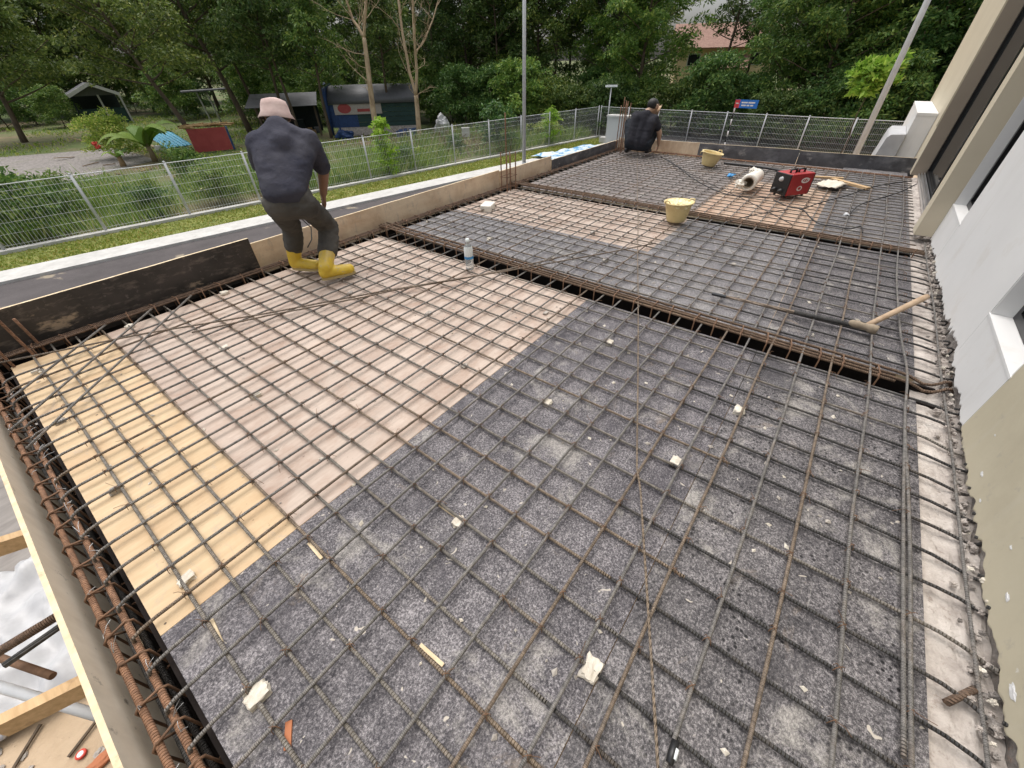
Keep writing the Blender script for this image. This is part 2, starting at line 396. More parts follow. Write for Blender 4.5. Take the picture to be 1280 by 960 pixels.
M['cyan_sheet'] = plain('turquoise_sheet', (0.03, 0.33, 0.50), 0.5)
M['green_sheet'] = noisy('dark_green_sheet', [(0.3, (0.010, 0.035, 0.03)), (0.7, (0.022, 0.06, 0.053))], 3, 0.7)
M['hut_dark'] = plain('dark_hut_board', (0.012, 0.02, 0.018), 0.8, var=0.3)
M['roof_grey'] = plain('grey_metal_roof', (0.11, 0.112, 0.12), 0.5, 0.2)
M['roof_tile'] = noisy('orange_roof_tiles', [(0.3, (0.20, 0.105, 0.075)), (0.7, (0.32, 0.19, 0.145))], 4, 0.8)
M['cream'] = plain('cream_wall', (0.60, 0.46, 0.28), 0.8)
M['red_board'] = noisy('faded_red_board', [(0.3, (0.28, 0.035, 0.035)), (0.7, (0.36, 0.06, 0.055))], 2, 0.6)
M['sign_blue'] = plain('sign_blue', (0.02, 0.16, 0.55), 0.4)
M['sign_red'] = plain('sign_red', (0.6, 0.05, 0.06), 0.4)
M['terracotta'] = plain('brick_fragment', (0.45, 0.17, 0.08), 0.9)
m, nt, b = new_mat('clear_plastic')
b.inputs['Base Color'].default_value = (0.92, 0.95, 0.96, 1)
b.inputs['Roughness'].default_value = 0.12
b.inputs['Transmission Weight'].default_value = 0.75
b.inputs['IOR'].default_value = 1.2
M['clear'] = m
M['label_blue'] = plain('blue_label', (0.06, 0.30, 0.62), 0.5)
M['label_white'] = plain('white_label', (0.75, 0.80, 0.80), 0.5)

# ------------------------------------------------------------------ mesh helpers
class MB:
    def __init__(self):
        self.v, self.f, self.mi, self.sm = [], [], [], []

    def add(self, verts, faces, mi=0, smooth=False):
        o = len(self.v)
        self.v += [tuple(p) for p in verts]
        self.f += [tuple(i + o for i in fc) for fc in faces]
        self.mi += [mi] * len(faces)
        self.sm += [smooth] * len(faces)
        return self

    def box(self, lo, hi, mi=0, rot=None, piv=None):
        x0, y0, z0 = lo
        x1, y1, z1 = hi
        vs = [Vector(p) for p in ((x0, y0, z0), (x1, y0, z0), (x1, y1, z0), (x0, y1, z0), (x0, y0, z1), (x1, y0, z1), (x1, y1, z1), (x0, y1, z1))]
        if rot is not None:
            pv = Vector(piv) if piv is not None else sum(vs, Vector()) / 8
            vs = [rot @ (p - pv) + pv for p in vs]
        return self.add(vs, [(3, 2, 1, 0), (4, 5, 6, 7), (0, 1, 5, 4), (1, 2, 6, 5), (2, 3, 7, 6), (3, 0, 4, 7)], mi)

    def beam(self, p, q, w, h, mi=0, up=(0, 0, 1)):
        """square bar from p to q, w wide, h along up"""
        p, q = Vector(p), Vector(q)
        d = (q - p).normalized()
        s = d.cross(Vector(up)).normalized() * (w / 2)
        u = s.cross(d).normalized() * (h / 2)
        vs = [p - s - u, p + s - u, p + s + u, p - s + u, q - s - u, q + s - u, q + s + u, q - s + u]
        return self.add(vs, [(0, 1, 2, 3), (7, 6, 5, 4), (4, 5, 1, 0), (5, 6, 2, 1), (6, 7, 3, 2), (7, 4, 0, 3)], mi)

    def tube(self, pts, r, n=6, mi=0, caps=True, smooth=True):
        pts = [Vector(p) for p in pts]
        rs = r if hasattr(r, '__len__') else [r] * len(pts)
        k = len(pts)
        d0 = (pts[1] - pts[0]).normalized()
        ref = Vector((0, 0, 1)) if abs(d0.z) < 0.9 else Vector((1, 0, 0))
        a = d0.cross(ref).normalized()
        vs = []
        for i, p in enumerate(pts):
            if i == 0:
                d = d0
            elif i == k - 1:
                d = (pts[-1] - pts[-2]).normalized()
            else:
                d = ((pts[i + 1] - p).normalized() + (p - pts[i - 1]).normalized())
                d = d.normalized() if d.length > 1e-6 else (pts[i + 1] - p).normalized()
            a = (a - d * a.dot(d))
            a = a.normalized() if a.length > 1e-6 else d.orthogonal().normalized()
            b_ = d.cross(a)
            for j in range(n):
                t = 2 * math.pi * j / n
                vs.append(p + (a * math.cos(t) + b_ * math.sin(t)) * rs[i])
        fs = [(i * n + j, i * n + (j + 1) % n, (i + 1) * n + (j + 1) % n, (i + 1) * n + j) for i in range(k - 1) for j in range(n)]
        self.add(vs, fs, mi, smooth)
        if caps:
            o = len(self.v) - len(vs)
            self.f += [tuple(o + j for j in reversed(range(n))), tuple(o + (k - 1) * n + j for j in range(n))]
            self.mi += [mi, mi]
            self.sm += [False, False]
        return self

    def lathe(self, prof, c=(0, 0, 0), n=20, mi=0, axis=None, smooth=True, caps=(False, False)):
        """prof: (radius, height) pairs about the z axis (or axis) at c"""
        c = Vector(c)
        q = Vector((0, 0, 1)).rotation_difference(Vector(axis)) if axis is not None else None
        vs = []
        for r, h in prof:
            for j in range(n):
                t = 2 * math.pi * j / n
                p = Vector((r * math.cos(t), r * math.sin(t), h))
                vs.append((q @ p if q else p) + c)
        k = len(prof)
        fs = [(i * n + j, i * n + (j + 1) % n, (i + 1) * n + (j + 1) % n, (i + 1) * n + j) for i in range(k - 1) for j in range(n)]
        if caps[0]:
            fs.append(tuple(reversed(range(n))))
        if caps[1]:
            fs.append(tuple((k - 1) * n + j for j in range(n)))
        return self.add(vs, fs, mi, smooth)

    def capsule(self, p, r0, q, r1, n=14, flat=None):
        p, q = Vector(p), Vector(q)
        d = q - p
        L = d.length
        prof = []
        for i in range(0, 5):
            t = math.pi / 2 * i / 4
            prof.append((max(r0 * math.sin(t), 1e-4), -r0 * math.cos(t)))
        for i in range(0, 5):
            t = math.pi / 2 * (1 - i / 4)
            prof.append((max(r1 * math.sin(t), 1e-4), L + r1 * math.cos(t)))
        return self.lathe(prof, p, n, axis=d if L > 1e-6 else (0, 0, 1), caps=(True, True))

    def blob(self, c, r, n=2, jit=0.25, seed=0, mi=0, sq=(1, 1, 1), boxy=0.0):
        """lumpy rounded block"""
        rr = random.Random(seed)
        off = Vector((rr.uniform(0, 50), rr.uniform(0, 50), rr.uniform(0, 50)))
        k = 5
        vs, fs, idx = [], [], {}
        def vid(p):
            key = tuple(round(x, 4) for x in p)
            if key not in idx:
                u = Vector(p)
                s = u.normalized()
                w = s.lerp(u, boxy)
                w = w * (1 + jit * noise.noise(s * 1.6 + off) + jit * 0.5 * noise.noise(s * 4 + off))
                idx[key] = len(vs)
                vs.append(Vector((w.x * r * sq[0], w.y * r * sq[1], w.z * r * sq[2])) + Vector(c))
            return idx[key]
        for ax in range(3):
            for sg in (-1, 1):
                for i in range(k):
                    for j in range(k):
                        q = []
                        for a, b_ in ((i, j), (i + 1, j), (i + 1, j + 1), (i, j + 1)):
                            p = [0, 0, 0]
                            p[ax] = sg
                            p[(ax + 1) % 3] = -1 + 2 * a / k
                            p[(ax + 2) % 3] = -1 + 2 * b_ / k
                            q.append(vid(p))
                        fs.append(tuple(q) if sg > 0 else tuple(reversed(q)))
        return self.add(vs, fs, mi, False)

    def mesh(self, name, mats):
        me = bpy.data.meshes.new(name)
        me.from_pydata([tuple(p) for p in self.v], [], self.f)
        for mt in (mats if isinstance(mats, (list, tuple)) else [mats]):
            me.materials.append(mt)
        if any(self.mi):
            me.polygons.foreach_set('material_index', self.mi)
        me.polygons.foreach_set('use_smooth', self.sm)
        me.update()
        return me

    def build(self, name, mats, parent=None, label=None):
        return link(name, self.mesh(name, mats), parent, label)


def link(name, me, parent=None, label=None):
    o = bpy.data.objects.new(name, me)
    COL.objects.link(o)
    if parent is not None:
        o.parent = parent
        top = parent
        loc = Vector(parent.location)
        # parts are modelled in world coordinates: undo the thing's own place
        while top.parent is not None:
            top = top.parent
        if parent.parent is None:
            o.matrix_parent_inverse = Matrix.Translation(-loc)
    if label:
        o['label'] = label
    return o


def tag(o, label=None, cat=None, group=None, kind=None):
    if label: o['label'] = label
    if cat: o['category'] = cat
    if group: o['group'] = group
    if kind: o['kind'] = kind
    return o


def thing(name, label, cat, loc=(0, 0, 0), group=None):
    o = bpy.data.objects.new(name, None)
    COL.objects.link(o)
    o.location = loc
    o.empty_display_size = 0.1
    return tag(o, label, cat, group)


def struct(name, mb, mats, kind='structure'):
    o = mb.build(name, mats)
    o['kind'] = kind
    return o


def kids(o):
    return [c for c in list(o.children)]


def dup(root, loc, rotz=0.0, scale=None, label=None):
    """a copy of a thing with its parts and sub-parts"""
    r = root.copy()
    COL.objects.link(r)
    r.location = loc
    r.rotation_euler = (0, 0, rotz)
    if scale is not None:
        r.scale = scale if hasattr(scale, '__len__') else (scale,) * 3
    if label:
        r['label'] = label
    for ch in kids(root):
        c = ch.copy()
        COL.objects.link(c)
        c.parent = r
        c.matrix_parent_inverse = ch.matrix_parent_inverse
        for g in kids(ch):
            d = g.copy()
            COL.objects.link(d)
            d.parent = c
            d.matrix_parent_inverse = g.matrix_parent_inverse
    return r


def soft_union(name, mb, mat, parent, voxel, smooth=4, disp=None):
    """many overlapping closed shapes -> one continuous smooth surface"""
    me = mb.mesh(name + '_src', mat)
    o = bpy.data.objects.new(name + '_src', me)
    COL.objects.link(o)
    md = o.modifiers.new('remesh', 'REMESH')
    md.mode = 'VOXEL'
    md.voxel_size = voxel
    md.use_smooth_shade = True
    if smooth:
        s = o.modifiers.new('smooth', 'SMOOTH')
        s.iterations = smooth
        s.factor = 0.5
    dg = bpy.context.evaluated_depsgraph_get()
    res = bpy.data.meshes.new_from_object(o.evaluated_get(dg))
    bpy.data.objects.remove(o)
    bpy.data.meshes.remove(me)
    res.name = name
    res.materials.clear()
    res.materials.append(mat)
    res.polygons.foreach_set('use_smooth', [True] * len(res.polygons))
    if disp:
        amp, sc, sd = disp
        for vtx in res.vertices:
            n_ = noise.noise(Vector(vtx.co) * sc + Vector((sd, sd, sd))) + 0.6 * noise.noise(Vector((vtx.co.x, vtx.co.y, vtx.co.z * 2.2)) * sc * 2 + Vector((sd, 0, 3)))
            n_ -= 0.8 * abs(noise.noise(Vector((vtx.co.x * 0.8 + vtx.co.z * 0.5, vtx.co.y * 0.8 - vtx.co.z * 0.3, vtx.co.z * 1.6)) * sc * 2.4 + Vector((sd, 2, 1)))) - 0.2
            vtx.co = vtx.co + vtx.normal * (amp * n_)
    res.update()
    return link(name, res, parent)


def quads_mesh(name, C, U, V, mat, smooth=False):
    """many separate quads: centre C, half-axes U and V (n x 3 arrays)"""
    n = len(C)
    co = np.empty((n, 4, 3), np.float32)
    co[:, 0] = C - U
    co[:, 1] = C + V * 0.9 - U * 0.1
    co[:, 2] = C + U
    co[:, 3] = C - V * 0.9 - U * 0.1
    me = bpy.data.meshes.new(name)
    me.vertices.add(n * 4)
    me.vertices.foreach_set('co', co.reshape(-1))
    me.loops.add(n * 4)
    me.loops.foreach_set('vertex_index', np.arange(n * 4, dtype=np.int32))
    me.polygons.add(n)
    me.polygons.foreach_set('loop_start', np.arange(0, n * 4, 4, dtype=np.int32))
    me.polygons.foreach_set('loop_total', np.full(n, 4, np.int32))
    me.materials.append(mat)
    me.update(calc_edges=True)
    return me


def unit(a):
    return a / np.maximum(np.linalg.norm(a, axis=1, keepdims=True), 1e-9)


def leaf_cloud(name, clumps, mat, per, size, droop=0.35, aspect=0.42, seed=0):
    """clumps: (x, y, z, r); leaves in the shell of each clump, pointing outward and drooping"""
    rg = np.random.default_rng(seed)
    cs = []
    us = []
    vs = []
    for (x, y, z, r) in clumps:
        n = max(6, int(per * (r ** 2)))
        d = unit(rg.normal(size=(n, 3)))
        d[:, 2] = np.where(d[:, 2] < -0.35, -d[:, 2] * 0.6, d[:, 2])
        rad = r * (0.45 + 0.62 * rg.random(n) ** 0.6)
        p = d * rad[:, None] * np.array([1.0, 1.0, 0.72]) + np.array([x, y, z])
        out = unit(d + rg.normal(size=(n, 3)) * 0.55 + np.array([0, 0, -droop]))
        side = unit(np.cross(out, rg.normal(size=(n, 3))))
        s = size * (0.6 + 0.8 * rg.random(n))[:, None]
        cs.append(p)
        us.append(out * s)
        vs.append(side * s * aspect)
    return quads_mesh(name, np.concatenate(cs), np.concatenate(us), np.concatenate(vs), mat)


def wobble(p, q, n, amp, seed=0, zamp=None):
    p, q = Vector(p), Vector(q)
    out = []
    for i in range(n + 1):
        t = i / n
        c = p.lerp(q, t)
        L = (c - p).length
        c.x += amp * noise.noise(Vector((L * 0.9, seed * 7.3, 1.7)))
        c.y += amp * noise.noise(Vector((L * 0.9, seed * 7.3, 9.1)))
        c.z += (amp if zamp is None else zamp) * noise.noise(Vector((L * 1.1, seed * 7.3, 17.2)))
        out.append(c)
    return out

# ------------------------------------------------------------------ light
sun_dir = Vector((0.10, 0.26, 0.95)).normalized()      # towards the sun
w = bpy.data.worlds.new('World')
scene.world = w
w.use_nodes = True
nt = w.node_tree
bg = nt.nodes['Background']
sky = nt.nodes.new('ShaderNodeTexSky')
sky.sky_type = 'NISHITA'
sky.sun_disc = False
sky.sun_elevation = math.asin(sun_dir.z)
sky.sun_rotation = math.atan2(sun_dir.x, sun_dir.y)
sky.air_density = 1.0
sky.dust_density = 5.0
sky.ozone_density = 1.0
hs = nt.nodes.new('ShaderNodeHueSaturation')           # a thin cloud veil: the sky is nearly white
hs.inputs['Saturation'].default_value = 0.35
nt.links.new(sky.outputs[0], hs.inputs['Color'])
nt.links.new(hs.outputs[0], bg.inputs['Color'])
bg.inputs['Strength'].default_value = 0.15
ld = bpy.data.lights.new('sun', 'SUN')
lo = bpy.data.objects.new('sun', ld)
COL.objects.link(lo)
ld.energy = 1.35
ld.angle = math.radians(70)
ld.color = (1.0, 0.96, 0.90)
lo.rotation_euler = sun_dir.to_track_quat('Z', 'Y').to_euler()
scene.view_settings.view_transform = 'Standard'
scene.view_settings.look = 'None'
scene.view_settings.exposure = 0.42
scene.view_settings.gamma = 1.0
scene.view_settings.use_curve_mapping = False
scene.cycles.max_bounces = 6
scene.cycles.diffuse_bounces = 3
scene.cycles.transparent_max_bounces = 8

# ------------------------------------------------------------------ ground, road, verge
def sheet(name, poly, z, mat, kind='structure', sub=None):
    mb = MB()
    mb.add([(x, y, z) for x, y in poly], [tuple(range(len(poly)))])
    return struct(name, mb, mat, kind)

sheet('ground', [(-600, -600), (900, -600), (900, 900), (-600, 900)], GZ - 0.02, M['ground'])

def fy(x): return 19.5 - 0.163 * x        # fence line beyond the road
X0, X1 = -14.0, 29.2
def strip(name, off0, off1, z, mat, x0=X0, x1=X1, thick=None):
    a, b_ = (x0, fy(x0) + off0), (x1, fy(x1) + off0)
    c, d = (x1, fy(x1) + off1), (x0, fy(x0) + off1)
    if thick is None:
        return sheet(name, [a, b_, c, d], z, mat)
    mb = MB()
    vs = [(*p, z - thick) for p in (a, b_, c, d)] + [(*p, z) for p in (a, b_, c, d)]
    mb.add(vs, [(3, 2, 1, 0), (4, 5, 6, 7), (0, 1, 5, 4), (1, 2, 6, 5), (2, 3, 7, 6), (3, 0, 4, 7)])
    return struct(name, mb, mat)

strip('road', -10.5, -3.06, GZ - 0.012, M['asphalt'], x1=34)
strip('footpath', -3.05, -2.02, GZ + 0.06, M['kerb_conc'], thick=0.3)
strip('verge', -2.0, -0.2, GZ + 0.03, M['verge'], thick=0.2)
strip('fence_kerb', -0.18, 0.08, GZ + 0.12, M['kerb_conc'], thick=0.3)
# kerb under the far fence
mb = MB()
mb.beam((29.3, fy(29.2), GZ + 0.0), (27.9, -16, GZ + 0.0), 0.26, 0.24)
struct('far_fence_kerb', mb, M['kerb_conc'])
sheet('site_yard', [(-3, -20), (27.6, -20), (28.6, 3.5), (-3, 9.0)], GZ - 0.008, M['yard_tan'])
sheet('gravel_yard', [(-6, 31.5), (3, 30.0), (8.6, 33.5), (8.8, 41.5), (3, 44), (-6, 44)], GZ - 0.012, M['gravel'])
mb = MB()
mb.add([(-9, 4.9, GZ), (-0.2, 5.3, GZ), (-0.2, 9.0, GZ), (-9, 10.0, GZ)], [(0, 1, 2, 3)])
struct('grey_yard', mb, M['yard_grey'])
mb = MB()
mb.add([(-9, -4, GZ - 0.004), (-0.2, -4, GZ - 0.004), (-0.2, 5.6, GZ - 0.004), (-9, 5.2, GZ - 0.004)], [(0, 1, 2, 3)])
struct('sandy_yard', mb, M['yard_tan'])

# short grass of the verge and tall weeds inside the fence: nobody could count them
def blades(name, n, xs, yf, hmin, hmax, wid, mat, lean=0.35, seed=3, mask=None, z0=GZ):
    rg = np.random.default_rng(seed)
    x = rg.uniform(xs[0], xs[1], n)
    t = rg.random(n)
    lo_, hi_ = yf(x)
    y = lo_ + (hi_ - lo_) * t
    if mask is not None:
        k = np.array([mask(a, b_) for a, b_ in zip(x, y)])
        k = rg.random(n) < k
        x, y = x[k], y[k]
        n = len(x)
    h = rg.uniform(hmin, hmax, n) * (0.6 + 0.8 * np.array([noise.noise(Vector((a * 0.55, b_ * 0.55, 2))) + 0.5 for a, b_ in zip(x, y)]))
    h = np.maximum(h, hmin * 0.5)
    a = rg.uniform(0, 2 * math.pi, n)
    dirv = np.stack([np.cos(a) * lean, np.sin(a) * lean, np.ones(n)], 1)
    dirv = unit(dirv)
    side = np.stack([-np.sin(a), np.cos(a), np.zeros(n)], 1)
    ca = rg.uniform(0, 2 * math.pi, n)
    side = np.stack([np.cos(ca), np.sin(ca), np.zeros(n)], 1)
    C = np.stack([x, y, np.full(n, z0)], 1) + dirv * (h / 2)[:, None]
    me = quads_mesh(name, C, dirv * (h / 2)[:, None], side * (wid * (0.6 + 0.8 * rg.random(n)))[:, None], mat)
    o = link(name, me)
    o['kind'] = 'stuff'
    return o

blades('grass', 26000, (X0, 29.0), lambda x: (fy(x) - 1.98, fy(x) - 0.2), 0.03, 0.09, 0.022, M['leaf_grass'], 0.7, 5, z0=GZ + 0.03)
def weedmask(x, y):
    d = y - fy(x)
    n_ = noise.noise(Vector((x * 0.25, y * 0.25, 5.0)))
    k = 1.0 if d < 5 else max(0.0, 1 - (d - 5) / 5)
    if 13 < x < 24 and d > 2.0: k *= 0.35
    return k * max(0.0, 0.62 + 1.7 * n_)
blades('weeds', 85000, (X0, 29), lambda x: (fy(x) + 0.15, fy(x) + 10), 0.25, 0.95, 0.022, M['leaf_weed'], 0.55, 6, weedmask)
blades('weeds', 26000, (-12, 26), lambda x: (fy(x) + 11, fy(x) + 48), 0.08, 0.28, 0.05, M['leaf_weed'], 0.6, 8,
       lambda x, y: 0.0 if (-6 < x < 8.8 and 30.5 < y < 43.5) else max(0, noise.noise(Vector((x * 0.16, y * 0.16, 1))) * 1.6 + 0.35), z0=GZ - 0.02)

# ------------------------------------------------------------------ deck of plywood sheets
def deck_sheet(x0, x1, y0, y1, mat, label, dz=0.0, group=None):
    g = 0.0015
    mb = MB()
    mb.box((x0 + g, y0 + g, DZ - 0.018 + dz), (x1 - g, y1 - g, DZ + dz), 0)
    mb.mi = [1] * 6
    mb.mi[1] = 0
    o = mb.build('deck_sheet', [mat, M['ply_edge']])
    return tag(o, label, 'plywood sheet', group or 'plywood sheets of the slab deck')

T1 = (2.61, 2.815)
T2 = (5.03, 5.20)
XN, XF = -0.335, 8.72
YL, YR = 3.80, -0.765
deck_sheet(XN, 0.155, 1.252, YL, M['ply_yellow'], 'clean yellow plywood strip at the near left corner of the deck')
deck_sheet(0.155, T1[0], 1.252, YL, M['ply_pink'], 'large dusty pinkish plywood sheet between the yellow strip and the first beam trench')
deck_sheet(XN, 0.155, 0.03, 1.252, M['film_a'], 'narrow black speckled sheet touching the near end of the yellow plywood strip', 0.001)
deck_sheet(XN, 0.155, YR, 0.03, M['film_b'], 'narrow black speckled sheet at the very front, nearest the camera', 0.0)
deck_sheet(0.155, T1[0], 0.03, 1.252, M['film_a'], 'large black speckled sheet bordering the pinkish plywood', 0.0)
deck_sheet(0.155, T1[0], YR, 0.03, M['film_b'], 'large worn black sheet beside the beige wall, in front of the first beam trench', 0.001)
deck_sheet(T1[1], 3.81, 1.252, YL, M['film_c'], 'grey black sheet behind the plastic bottle, beyond the first beam trench')
deck_sheet(3.81, T2[0], 1.252, YL, M['ply_pink'], 'pale pinkish plywood sheet before the second beam trench')
deck_sheet(T1[1], T2[0], 0.03, 1.252, M['film_c'], 'dusty black sheet in the middle bay in front of the yellow bucket', 0.001)
deck_sheet(T1[1], T2[0], YR, 0.03, M['film_b'], 'worn black sheet under the hammer in the middle bay')
deck_sheet(T2[1], XF, 1.30, YL, M['film_d'], 'dusty mauve grey sheeting in the far bay in front of the squatting worker')
deck_sheet(T2[1], 7.35, 0.06, 1.30, M['ply_peach'], 'peach plywood sheet under the red welding machine')
deck_sheet(7.35, XF + 0.25, 0.06, 1.30, M['film_d'], 'dusty grey sheet behind the welding machine', 0.001)
deck_sheet(T2[1], XF + 0.4, YR, 0.06, M['film_c'], 'dark grey sheet in the far bay along the tall window', 0.001)

def chipped_rim(parent, x, y0, y1, seed):
    mb = MB()
    y = y0
    q = random.Random(seed)
    vs, fs = [], []
    n = int((y1 - y0) / .01)
    for i in range(n + 1):
        yy = y0 + (y1 - y0) * i / n
        wd = max(.0, .0015 + .006 * noise.noise(Vector((yy * 9, seed, 2))) + .004 * noise.noise(Vector((yy * 31, seed, 5))))
        vs += [(x - wd * .3, yy, DZ + .0022), (x + wd, yy, DZ + .0022)]
    mb.add(vs, [(2 * i, 2 * i + 1, 2 * i + 3, 2 * i + 2) for i in range(n)])
    mb.build('chipped_rim', M['ply_edge'], parent)
by = [o for o in scene.objects if o.name.startswith('deck_sheet')]
chipped_rim(by[4], .158, .05, 1.25, 1)
chipped_rim(by[5], .158, YR + .1, .03, 2)
chipped_rim(by[1], .158, 1.26, 3.75, 3)

# ------------------------------------------------------------------ beam formwork troughs
def trough(label, lo, hi, depth, axis, skip_lo=False, skip_hi=False):
    """U-shaped plywood trough under the deck level"""
    x0, y0 = lo
    x1, y1 = hi
    zb, zt = -depth, DZ - 0.021
    t = 0.018
    mb = MB()
    mb.box((x0, y0, zb - t), (x1, y1, zb))
    if axis == 'Y':
        if not skip_lo: mb.box((x0 - t, y0, zb), (x0 - 0.002, y1, zt))
        if not skip_hi: mb.box((x1 + 0.002, y0, zb), (x1 + t, y1, zt))
    else:
        if not skip_lo: mb.box((x0, y0 - t, zb), (x1, y0 - 0.002, zt))
        if not skip_hi: mb.box((x0, y1 + 0.002, zb), (x1, y1 + t, zt))
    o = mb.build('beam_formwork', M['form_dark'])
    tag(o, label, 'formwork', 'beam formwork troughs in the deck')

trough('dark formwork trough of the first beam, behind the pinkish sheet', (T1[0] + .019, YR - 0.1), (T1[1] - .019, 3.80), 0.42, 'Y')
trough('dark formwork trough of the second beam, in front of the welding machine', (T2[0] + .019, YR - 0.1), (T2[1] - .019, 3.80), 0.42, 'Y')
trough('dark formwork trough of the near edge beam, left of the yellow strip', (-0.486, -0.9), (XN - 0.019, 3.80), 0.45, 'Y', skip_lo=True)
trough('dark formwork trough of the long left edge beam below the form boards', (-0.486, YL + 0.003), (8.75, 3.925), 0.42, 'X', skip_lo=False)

# ------------------------------------------------------------------ edge form boards
def form_board(p, q, z0, z1, thick, face, label, out, edge=None):
    """board standing along p-q; its inner face on that line, its thickness towards out"""
    p, q, out = Vector((*p, 0)), Vector((*q, 0)), Vector((*out, 0)) * thick
    d = (q - p)
    n = max(2, int(d.length / 0.12))
    mb = MB()
    vs = []
    for i in range(n + 1):
        c = p + d * (i / n)
        wz = 0.0025 * noise.noise(Vector((c.x * 5, c.y * 5, 3)))
        wo = 0.004 * noise.noise(Vector((c.x * 0.8, c.y * 0.8, 8)))
        ov = out.normalized() * wo
        vs += [(c.x + ov.x, c.y + ov.y, z0), (c.x + ov.x, c.y + ov.y, z1 + wz), (c.x + out.x + ov.x, c.y + out.y + ov.y, z1 + wz), (c.x + out.x + ov.x, c.y + out.y + ov.y, z0)]
    fs, mi = [], []
    for i in range(n):
        a, b_ = i * 4, (i + 1) * 4
        for k in range(4):
            fs.append((a + k, a + (k + 1) % 4, b_ + (k + 1) % 4, b_ + k))
            mi.append(0 if k != 1 else 1)
    fs += [(3, 2, 1, 0), tuple(n * 4 + k for k in range(4))]
    mi += [1, 1]
    mb.add(vs, fs)
    mb.mi = mi
    o = mb.build('form_board', [face, edge or M['ply_edge']])
    bpy.context.view_layer.update()
    return tag(o, label, 'form board', 'edge form boards around the slab')

form_board((-0.488, 3.95), (-0.488, -0.93), -0.46, 0.05, 0.016, M['ply_grey'], 'cement stained pale form board along the near left edge of the slab', (-1, 0))
form_board((-0.52, 3.93), (1.365, 3.93), -0.44, 0.277, 0.02, M['film_form'], 'stained black form board left of the standing worker', (0, 1))
form_board((1.37, 3.955), (4.90, 3.955), -0.44, 0.222, 0.018, M['ply_form'], 'long tan plywood form board behind the standing worker', (0, 1))
form_board((4.905, 3.945), (6.26, 3.945), -0.44, 0.206, 0.018, M['ply_form'], 'short tan plywood form board right of the vertical starter bars', (0, 1))
form_board((6.265, 3.94), (8.68, 3.90), -0.44, 0.15, 0.018, M['film_form_grey'], 'dark grey form board at the far end of the left edge, before the squatting worker', (0, 1))
form_board((8.69, 3.90), (8.86, 2.36), -0.4, 0.185, 0.018, M['ply_form'], 'pale tan form board on the far edge, right of the squatting worker', (1, 0.1))
form_board((8.865, 2.355), (9.02, 0.75), -0.4, 0.180, 0.018, M['film_form_grey'], 'smeared grey form board on the far edge behind the round bucket', (1, 0.1))
form_board((9.025, 0.745), (9.20, -0.86), -0.4, 0.165, 0.018, M['film_form_grey'], 'dark smeared form board on the far edge ending at the far cream pilaster', (1, 0.1))

# ------------------------------------------------------------------ reinforcement mesh
mat_root = thing('rebar_mesh', 'square grid of grey brown steel bars tied over the whole plywood deck', 'rebar mesh', (2.0, 1.5, 0))
XB = [-0.71, -0.54, -0.363, -0.2, -0.037, 0.10, 0.243, 0.403, 0.559, 0.705, 0.855]
y = 0.855
while y < 3.55:
    y += 0.151
    XB.append(y)
YB = [-0.222, -0.10, 0.031, 0.159, 0.285, 0.439, 0.575, 0.73, 0.885, 1.03, 1.20, 1.37, 1.523, 1.67, 1.81, 1.96, 2.11, 2.254, 2.425, 2.555, 2.90, 3.05, 3.23, 3.36, 3.53, 3.69, 3.885, 4.01, 4.14, 4.345, 4.47, 4.6, 4.75, 4.91]
x = 4.91
while x < 8.45:
    x += 0.152
    YB.append(x)
rr = random.Random(5)
RB = 0.0062
for i, y in enumerate(XB):
    a = 0.012 if y > 0 else 0.02
    pts = wobble((XN + 0.02, y, 0.0), (8.66, y + rr.uniform(-.01, .01), 0.0), 90, a * 0.8, i + 1, 0.006)
    if i == 0:      # the bar along the wall bows
        for p in pts:
            p.y += 0.05 * math.exp(-((p.x - 4.6) / 1.6) ** 2) - 0.025 * math.exp(-((p.x - 2.8) / 0.35) ** 2)
    hook = rr.random()
    s = pts[0]
    pts = [Vector((s.x - 0.085, s.y + 0.004, s.z - 0.05 - 0.03 * hook)), Vector((s.x - 0.075, s.y + 0.003, s.z - 0.022)), Vector((s.x - 0.045, s.y, s.z - 0.006))] + pts
    mb = MB().tube(pts, RB, 7)
    mb.build('long_bar', M['bar_xr'] if i in (2, 4, 6, 13, 20, 27) else M['bar_x'], mat_root)
mb = MB().tube(wobble((0.75, -0.696, 0.0), (2.45, -0.698, 0.001), 20, 0.006, 77), RB, 7)
mb.build('lap_bar', M['bar_x'], mat_root)
